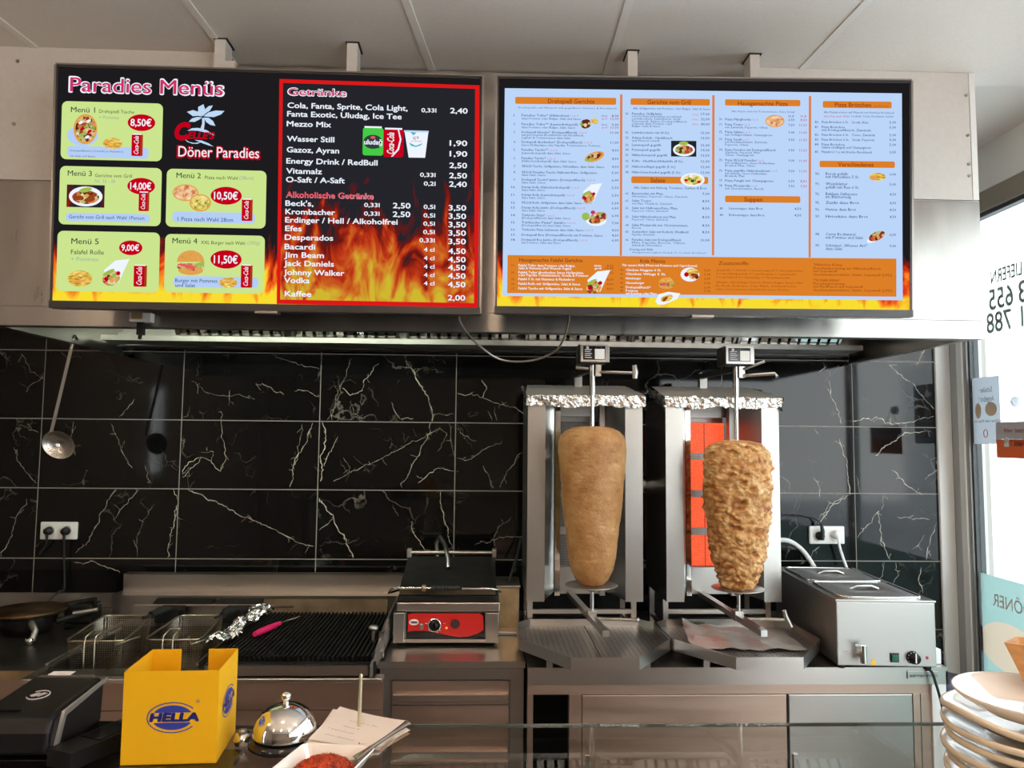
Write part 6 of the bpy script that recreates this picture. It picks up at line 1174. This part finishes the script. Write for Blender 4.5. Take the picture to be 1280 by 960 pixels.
def hella(a, b, cu_, cv_, wd, off, parent):
    d = (b - a); L_ = d.length; u = d / L_; nr = Vector((u.y, -u.x, 0)); o0 = a + nr * off + u * (L_ * cu_) + Vector((0, 0, hb * cv_)); zz = Vector((0, 0, 1))
    def el(q, r0x, r0y, r1x, r1y, cut=None):
        n = 60; vs_ = [o0 + u * (rx * math.cos(2 * math.pi * k_ / n)) + zz * (ry * math.sin(2 * math.pi * k_ / n)) for rx, ry in ((r0x, r0y), (r1x, r1y)) for k_ in range(n)]
        q.add(vs_, [(k_, (k_ + 1) % n, n + (k_ + 1) % n, n + k_) for k_ in range(n) if cut is None or not cut(math.cos(2 * math.pi * (k_ + .5) / n), math.sin(2 * math.pi * (k_ + .5) / n))])
    q = MB(); r = wd / 2; hh = .60
    el(q, r, r * hh, r * .955, r * hh * .93, lambda c, s: c > .82 and abs(s) < .58)
    # inner lens: top and bottom caps
    for sg in (1, -1):
        pts = [];
        for k_ in range(25):
            a_ = R(24 + k_ * 132 / 24); pts.append(o0 + u * (r * .80 * math.cos(a_)) + zz * (sg * r * hh * .80 * math.sin(a_)))
        q.add(pts, [list(range(25))])
    text(q, 'HELLA', o0 - u * (r * .86) - zz * (r * .135), u, zz, r * 1.86, r * .30, 4, .07, .12)
    q2 = MB(); tr = o0 + u * (r * .96) + zz * (r * .62)
    n = 14; q.add([tr + (u * math.cos(2 * math.pi * k_ / n) + zz * math.sin(2 * math.pi * k_ / n)) * s * r for s in (.065, .05) for k_ in range(n)], [(k_, (k_ + 1) % n, n + (k_ + 1) % n, n + k_) for k_ in range(n)])
    text(q, 'R', tr - u * (r * .02) - zz * (r * .025), u, zz, r * .045, r * .05, 1, 0)
    q.build('printed_logo', M['blue'], parent, fix=False)
hella(A_, Bq, .525, .50, .066, .0006, fw); hella(Bq, Cq, .52, .52, .066, .0006, rw)
# bell
bc = at(356, 921, Z=GZ + .012); bl = thing('call_bell', 'chrome call bell on a black base beside the yellow box', 'bell', (bc.x, bc.y, GZ))
MB().lathe([(.0001, .001), (.044, .001), (.049, .004), (.049, .009), (.043, .014), (.0001, .015)], (bc.x, bc.y, GZ), 40).build('base', M['gloss_black'], bl)
rb = .0435; MB().lathe([(rb, .017), (rb * 1.0, .021), (rb * .97, .028), (rb * .88, .038), (rb * .72, .047), (rb * .5, .0535), (rb * .25, .057), (.0001, .058)], (bc.x, bc.y, GZ), 48).build('dome', M['chrome'], bl)
MB().lathe([(.004, .056), (.004, .062), (.0065, .064), (.007, .069), (.0045, .073), (.0001, .074)], (bc.x, bc.y, GZ), 18).build('push_button', M['chrome'], bl)
c = at(303, 924, Z=GZ + .008); t = thing('shaker', 'small chrome capped shaker between the yellow box and the bell', 'shaker', (c.x, c.y, GZ)); MB().lathe([(.0001, .001), (.010, .001), (.0125, .008), (.010, .016), (.0001, .0165)], (c.x, c.y, GZ), 20).build('body', M['chrome'], t); MB().lathe([(.0001, .0165), (.006, .017), (.006, .021), (.0001, .022)], (c.x, c.y, GZ), 14).build('cap', M['dull_steel'], t)
# receipts on a spike
sb = thing('receipt_spike', 'note spike with impaled order slips behind the chili bowl', 'receipt spike', tuple(at(450, 915, Z=GZ)))
s1, s2, s3, s4 = [at(*p, Z=GZ + .022) for p in ((425, 884), (510, 902), (468, 933), (385, 925))]; cen = (s1 + s2 + s3 + s4) / 4
MB().lathe([(.0001, .0005), (.045, .0005), (.045, .006), (.0001, .006)], (cen.x, cen.y, GZ), 32).build('base', M['dull_steel'], sb)
for i in range(9):
    a = R((-7, 4, -3, 9, -11, 5, -2, 6, 0)[i]); zz = .008 + i * .0016; q = MB()
    pts = []
    for p in (s1, s2, s3, s4): d = p - cen; k_ = 1.03 if i < 8 else 1.0; pts.append(Vector((cen.x + (d.x * math.cos(a) - d.y * math.sin(a)) * k_, cen.y + (d.x * math.sin(a) + d.y * math.cos(a)) * k_, GZ + zz)))
    def sheet(u, v): p = pts[0].lerp(pts[1], u).lerp(pts[3].lerp(pts[2], u), v); return p + Vector((0, 0, (.0012 if i < 8 else .004) * abs(u - .5) ** 2 * 4 * (1 if i % 2 else .6)))
    grid(q, sheet, 6, 6, True); q.build('order_slip', M['paper'] if i in (8, 5, 6, 2) else M['paper_edge'] if i in (0, 3) else M['paper'], sb, fix=False)
tp_ = at(450, 842, Y=cen.y + .01); q = MB(); n = 34; base = Vector((cen.x, cen.y + .01, GZ + .006)); tp_.x = base.x + .001
q.tube([base.lerp(tp_, k_ / n) for k_ in range(n + 1)], [(.0030 if k_ % 2 else .0023) for k_ in range(n)] + [.0008], 10); q.build('spike', M['screw'], sb)
q = MB(); rh = random.Random(5); ux_ = (s2 - s1).normalized(); vx_ = (s4 - s1).normalized(); top_z = Vector((0, 0, .0026))
for k_, (st, a, b, w_) in enumerate((('2 x Döner m. alles', .30, .38, .050), ('Menü 4', .28, .55, .028), ('1 Lahmacun', .12, .68, .045), ('ohne Zwiebel', .15, .84, .05), ('v', .62, .88, .012))):
    text(q, st, s1.lerp(s2, a) + (s4 - s1) * b + Vector((0, 0, .0012)) + (Vector((0, 0, .002))), ux_, -vx_, w_, .0042 if len(st) > 1 else .008, 1, -.005, .3)
q.build('handwriting', M['ink'], sb, fix=False)
# chili bowl
r0, r1, r3 = at(380, 930, Z=GZ + .030), at(471, 935, Z=GZ + .030), at(338, 962, Z=GZ + .030)
ex = (r1 - r0); ey = (r3 - r0); ey = ey.normalized() * .10; ey = Vector((ex.y, -ex.x, 0)).normalized() * .098; ey.x -= .012
bo = thing('spice_bowl', 'square white ceramic bowl of red chili flakes in the foreground', 'bowl', tuple(r0 + ex / 2 + ey / 2 - Vector((0, 0, .029))))
cbb = r0 + ex / 2 + ey / 2
def sq(k_, z, n=9):
    cs = [cbb + (ex * a + ey * b) * .5 * k_ for a, b in ((-1, -1), (1, -1), (1, 1), (-1, 1))]; out = []
    for i in range(4):
        p, c0, nx = cs[i - 1], cs[i], cs[(i + 1) % 4]
        for s in (0, .33, .67, 1): a = c0.lerp(p, .10); b = c0.lerp(nx, .10); out.append(a.lerp(c0, s).lerp(c0.lerp(b, s), s))
    return [Vector((p.x, p.y, GZ + z)) for p in out]
rings = [sq(.50, .001), sq(.56, .003), sq(.80, .016), sq(1.0, .031), sq(.985, .0325), sq(.95, .031), sq(.76, .014), sq(.55, .006)]; n = 16
q = MB(); q.add([v for r_ in rings for v in r_], [(j * n + i, j * n + (i + 1) % n, (j + 1) * n + (i + 1) % n, (j + 1) * n + i) for j in range(7) for i in range(n)] + [list(range(n))[::-1], [7 * n + i for i in range(n)]], False); q.build('bowl', M['ceramic'], bo)
ch = MB()
def heap(u, v):
    a = (u - .5) * 2; b = (v - .5) * 2; p = cbb + ex * a * .36 + ey * b * .36; z = .018 + .018 * max(0, 1 - (a * a + b * b) * .8) + (-.006 if a * a + b * b > 1.3 else 0)
    p = Vector((p.x, p.y, GZ + z)); return p + noise.noise_vector(p * 260) * .0022 + noise.noise_vector(p * 600) * .0016
grid(ch, heap, 60, 60, False)
rc = random.Random(9)
for k_ in range(900):
    a, b = rc.uniform(-.95, .95), rc.uniform(-.95, .95); p = heap(a / 2 + .5, b / 2 + .5) + Vector((0, 0, .0008)); d = [Vector((rc.gauss(0, 1), rc.gauss(0, 1), rc.gauss(0, .6))).normalized() * rc.uniform(.0008, .0022) for _ in range(3)]
    ch.add([p + d[0], p + d[1], p + d[2]], [(0, 1, 2)])
o = ch.build('chili_flakes', M['chili'], fix=False); tag(o, 'heap of red chili flakes filling the square white bowl', 'chili flakes', None, 'stuff')
e0 = at(510, 903, Z=GZ + .048); e1 = at(443, 948, Z=GZ + .026); sp_ = thing('spoon', 'steel spoon resting in the chili bowl, handle towards the order slips', 'spoon', tuple(e0))
dd = (e1 - e0).normalized(); sd = Vector((-dd.y, dd.x, 0)); q = MB(); nn = 14
def sph(u, v): w_ = .0065 * (1.0 - .55 * math.sin(min(1, v * 1.1) * math.pi) ** .7) + .0006; return e0.lerp(e1, v) + sd * (u - .5) * 2 * w_ + Vector((0, 0, .0015 * math.cos((u - .5) * 3)))
grid(q, sph, 4, nn); grid(q, lambda u, v: sph(u, v) - Vector((0, 0, .0012)), 4, nn); q.build('handle', M['chrome'], sp_, fix=False)
hc = e1 + dd * .018 - Vector((0, 0, .004)); q = MB(); q.add([hc + dd * (.022 * r_ * math.cos(2 * math.pi * a / 20)) + sd * (.014 * r_ * math.sin(2 * math.pi * a / 20)) - Vector((0, 0, .006 * (1 - r_ * r_))) for r_ in (.02, .5, .8, 1) for a in range(20)], [(j * 20 + a, j * 20 + (a + 1) % 20, (j + 1) * 20 + (a + 1) % 20, (j + 1) * 20 + a) for j in range(3) for a in range(20)] + [list(range(20))], True); q.build('bowl', M['steel'], sp_, fix=False)
# receipt printer
rp = thing('receipt_printer', 'black receipt printer with a paper strip at the left end of the counter', 'receipt printer', (-.61, 1.08, GZ))
px0, px1 = -.668, -.566
prof = [(1.16, GZ + .004), (1.165, GZ + .062), (1.155, GZ + .071), (1.045, GZ + .062), (1.030, GZ + .056), (1.022, GZ + .040), (1.020, GZ + .014), (1.045, GZ + .004)]
bmh = MB(); bmh.prism([(px0, y, z) for y, z in prof], (px1 - px0, 0, 0)); o = bmh.build('housing', M['black'], rp)
m_ = o.modifiers.new('bevel', 'BEVEL'); m_.width = .006; m_.segments = 3; m_.limit_method = 'ANGLE'; m_.angle_limit = R(35)
for p in o.data.polygons: p.use_smooth = False
MB().prism([(px1 + .0005, y, z) for y, z in ((1.16, GZ + .0635), (1.165, GZ + .068), (1.050, GZ + .059), (1.030, GZ + .012), (1.037, GZ + .010), (1.055, GZ + .052))], (.004, 0, 0)).build('silver_trim', M['alu'], rp)
MB().box(px0 - .02, px1 + .03, 1.03, 1.165, GZ + .0006, GZ + .004, .001).build('base_plate', M['gloss_black'], rp)
MB().prism([(px0 + .012, 1.158, GZ + .0722), (px1 - .012, 1.158, GZ + .0722), (px1 - .012, 1.153, GZ + .0722), (px0 + .012, 1.153, GZ + .0722)], (0, 0, .0012)).build('tear_bar', M['dull_steel'], rp)
MB().box(px0 + .022, px0 + .054, 1.1565, 1.172, GZ + .0735, GZ + .0745).build('paper_strip', M['logo_white'], rp)
def lid(x, v): return Vector((x, 1.045 + v * .110, GZ + .0628 + v * .009))   # on the sloping lid
q = MB(); c0 = (px0 + px1) / 2 - .004
q.tube([lid(c0 + .014 * math.cos(R(a)), .42 + .13 * math.sin(R(a))) for a in range(-150, 150, 15)], .0009, 6)
for aa in (0, 1): q.add([lid(c0 - .012 + .009 * aa, .42), lid(c0 - .006 + .009 * aa, .36), lid(c0 + .004 + .006 * aa, .42 + .05 * aa), lid(c0 - .003 + .006 * aa, .50)], [(0, 1, 2, 3)])
q.build('emblem', M['sign_grey'], rp, fix=False)
MB().box(px0 + .006, px0 + .052, 1.040, 1.0445, GZ + .0615, GZ + .0635).build('lid_catch', M['gloss_black'], rp)
cable('printer_cable', 'chrome cable connector poking out between printer and yellow box', [(-.545, 1.10, GZ + .006), (-.515, 1.11, GZ + .012), (-.49, 1.12, GZ + .016), (-.478, 1.13, GZ + .006)], .004, 'chrome')
# dark card terminal lying beside the printer
t = thing('card_terminal', 'dark card terminal lying between printer and yellow box', 'card terminal', (-.52, 1.05, GZ)); MB().obox((-.522, 1.06, GZ + .012), (.45, 1, 0), (-1, .45, 0), (0, 0, 1), .055, .022, .011).build('housing', M['black'], t); MB().obox((-.515, 1.075, GZ + .0235), (.45, 1, 0), (-1, .45, 0), (0, 0, 1), .028, .017, .0008).build('display', M['gloss_black'], t)
# plates
pc = at(1293, 878, Z=1.300); zb0 = GZ + .0008; npl = 7
for i in range(npl):
    z = zb0 + i * .0125; top = i == npl - 1
    if i < npl - 1: z = zb0 + i * .0145
    else: z = zb0 + 6 * .0145 + .004
    words = ['lowest cream plate of the stack at the right edge', 'second cream plate from the bottom of the stack', 'third cream plate from the bottom of the stack', 'cream plate in the middle of the stack of seven', 'third cream plate from the top of the stack', 'cream plate with a curled handle rim just below the top dish', 'white round dish on top of the plate stack'][i]
    t = thing('plate', words, 'plate', (pc.x, pc.y, z), 'stacked plates at the right end of the counter')
    R0 = .100 if not top else .092; nseg = 56; q = MB(); dx_ = [.0, .004, -.003, .003, -.002, .0, .003][i]
    pr_ = [(.0001, 0), (.45, 0), (.50, .002), (.62, .004), (.90, .014), (1.0, .0155), (1.012, .020), (1.0, .0235), (.98, .0235), (.88, .018), (.62, .007), (.48, .0045), (.0001, .0045)]
    if top: pr_ = [(.0001, 0), (.45, 0), (.50, .002), (.66, .006), (.92, .020), (.985, .025), (1.0, .028), (.975, .0285), (.90, .024), (.66, .009), (.48, .0045), (.0001, .0045)]
    vs_ = []
    for r_, h_ in pr_:
        for a in range(nseg):
            an = 2 * math.pi * a / nseg; ex_ = 0
            if i == 5: ex_ = .012 * max(0, math.cos(an - R(185))) ** 6 * (r_ > .8)
            vs_.append((pc.x + dx_ + r_ * R0 * math.cos(an) * (1 + (.06 if i == 5 and r_ > .8 else 0) * max(0, math.cos(an - R(185))) ** 6), pc.y + r_ * R0 * math.sin(an), z + h_ + ex_))
    q.add(vs_, [(j * nseg + a, j * nseg + (a + 1) % nseg, (j + 1) * nseg + (a + 1) % nseg, (j + 1) * nseg + a) for j in range(len(pr_) - 1) for a in range(nseg)], True); q.build('dish', M['ceramic'] if top else M['cream'], t)
    ft = MB().lathe([(.034, -.0004), (.042, -.0004), (.042, .002), (.034, .002)], (pc.x + dx_, pc.y, z), 36).build('foot_ring', M['cream'], t)
zt3 = zb0 + 6 * .0145 + .004 + .005
tipp = at(1255, 803, Y=pc.y + .055); wb_ = thing('wooden_boat', 'small orange wooden serving boat on the top dish of the plate stack', 'serving boat', (tipp.x + .05, tipp.y, zt3))
z_t = tipp.z; q = MB(); L2 = .115
o_t = [(tipp.x, tipp.y), (tipp.x + .035, tipp.y - .028), (tipp.x + L2, tipp.y - .03), (tipp.x + L2, tipp.y + .03), (tipp.x + .035, tipp.y + .028)]
o_b = [(tipp.x + .035, tipp.y), (tipp.x + .045, tipp.y - .015), (tipp.x + L2 - .01, tipp.y - .018), (tipp.x + L2 - .01, tipp.y + .018), (tipp.x + .045, tipp.y + .015)]
i_t = [(tipp.x + .006, tipp.y), (tipp.x + .037, tipp.y - .025), (tipp.x + L2 - .003, tipp.y - .027), (tipp.x + L2 - .003, tipp.y + .027), (tipp.x + .037, tipp.y + .025)]
n = 5; q.add([(*p, zt3) for p in o_b] + [(*p, z_t) for p in o_t] + [(*p, z_t) for p in i_t] + [(p[0] + .002, p[1], zt3 + .003) for p in o_b], [(j * n + i, j * n + (i + 1) % n, (j + 1) * n + (i + 1) % n, (j + 1) * n + i) for j in range(3) for i in range(n)] + [[4, 3, 2, 1, 0], [15, 16, 17, 18, 19]]); q.build('boat', M['wood'], wb_)
for o in list(bpy.data.objects):
    if o.name.startswith('t.') or o.name == 't': pass

for o in bpy.data.objects:      # sheets on the side window face the shop
    if o.type == 'MESH' and o.data.materials and o.data.materials[0] in (M['vinyl'], M['poster_ink'], M['poster_food'], M['film_red'], M['film_food'], M['film']) and len(o.data.polygons) and sum(p.normal.x * p.area for p in o.data.polygons) > 1e-7:
        o.data.flip_normals()
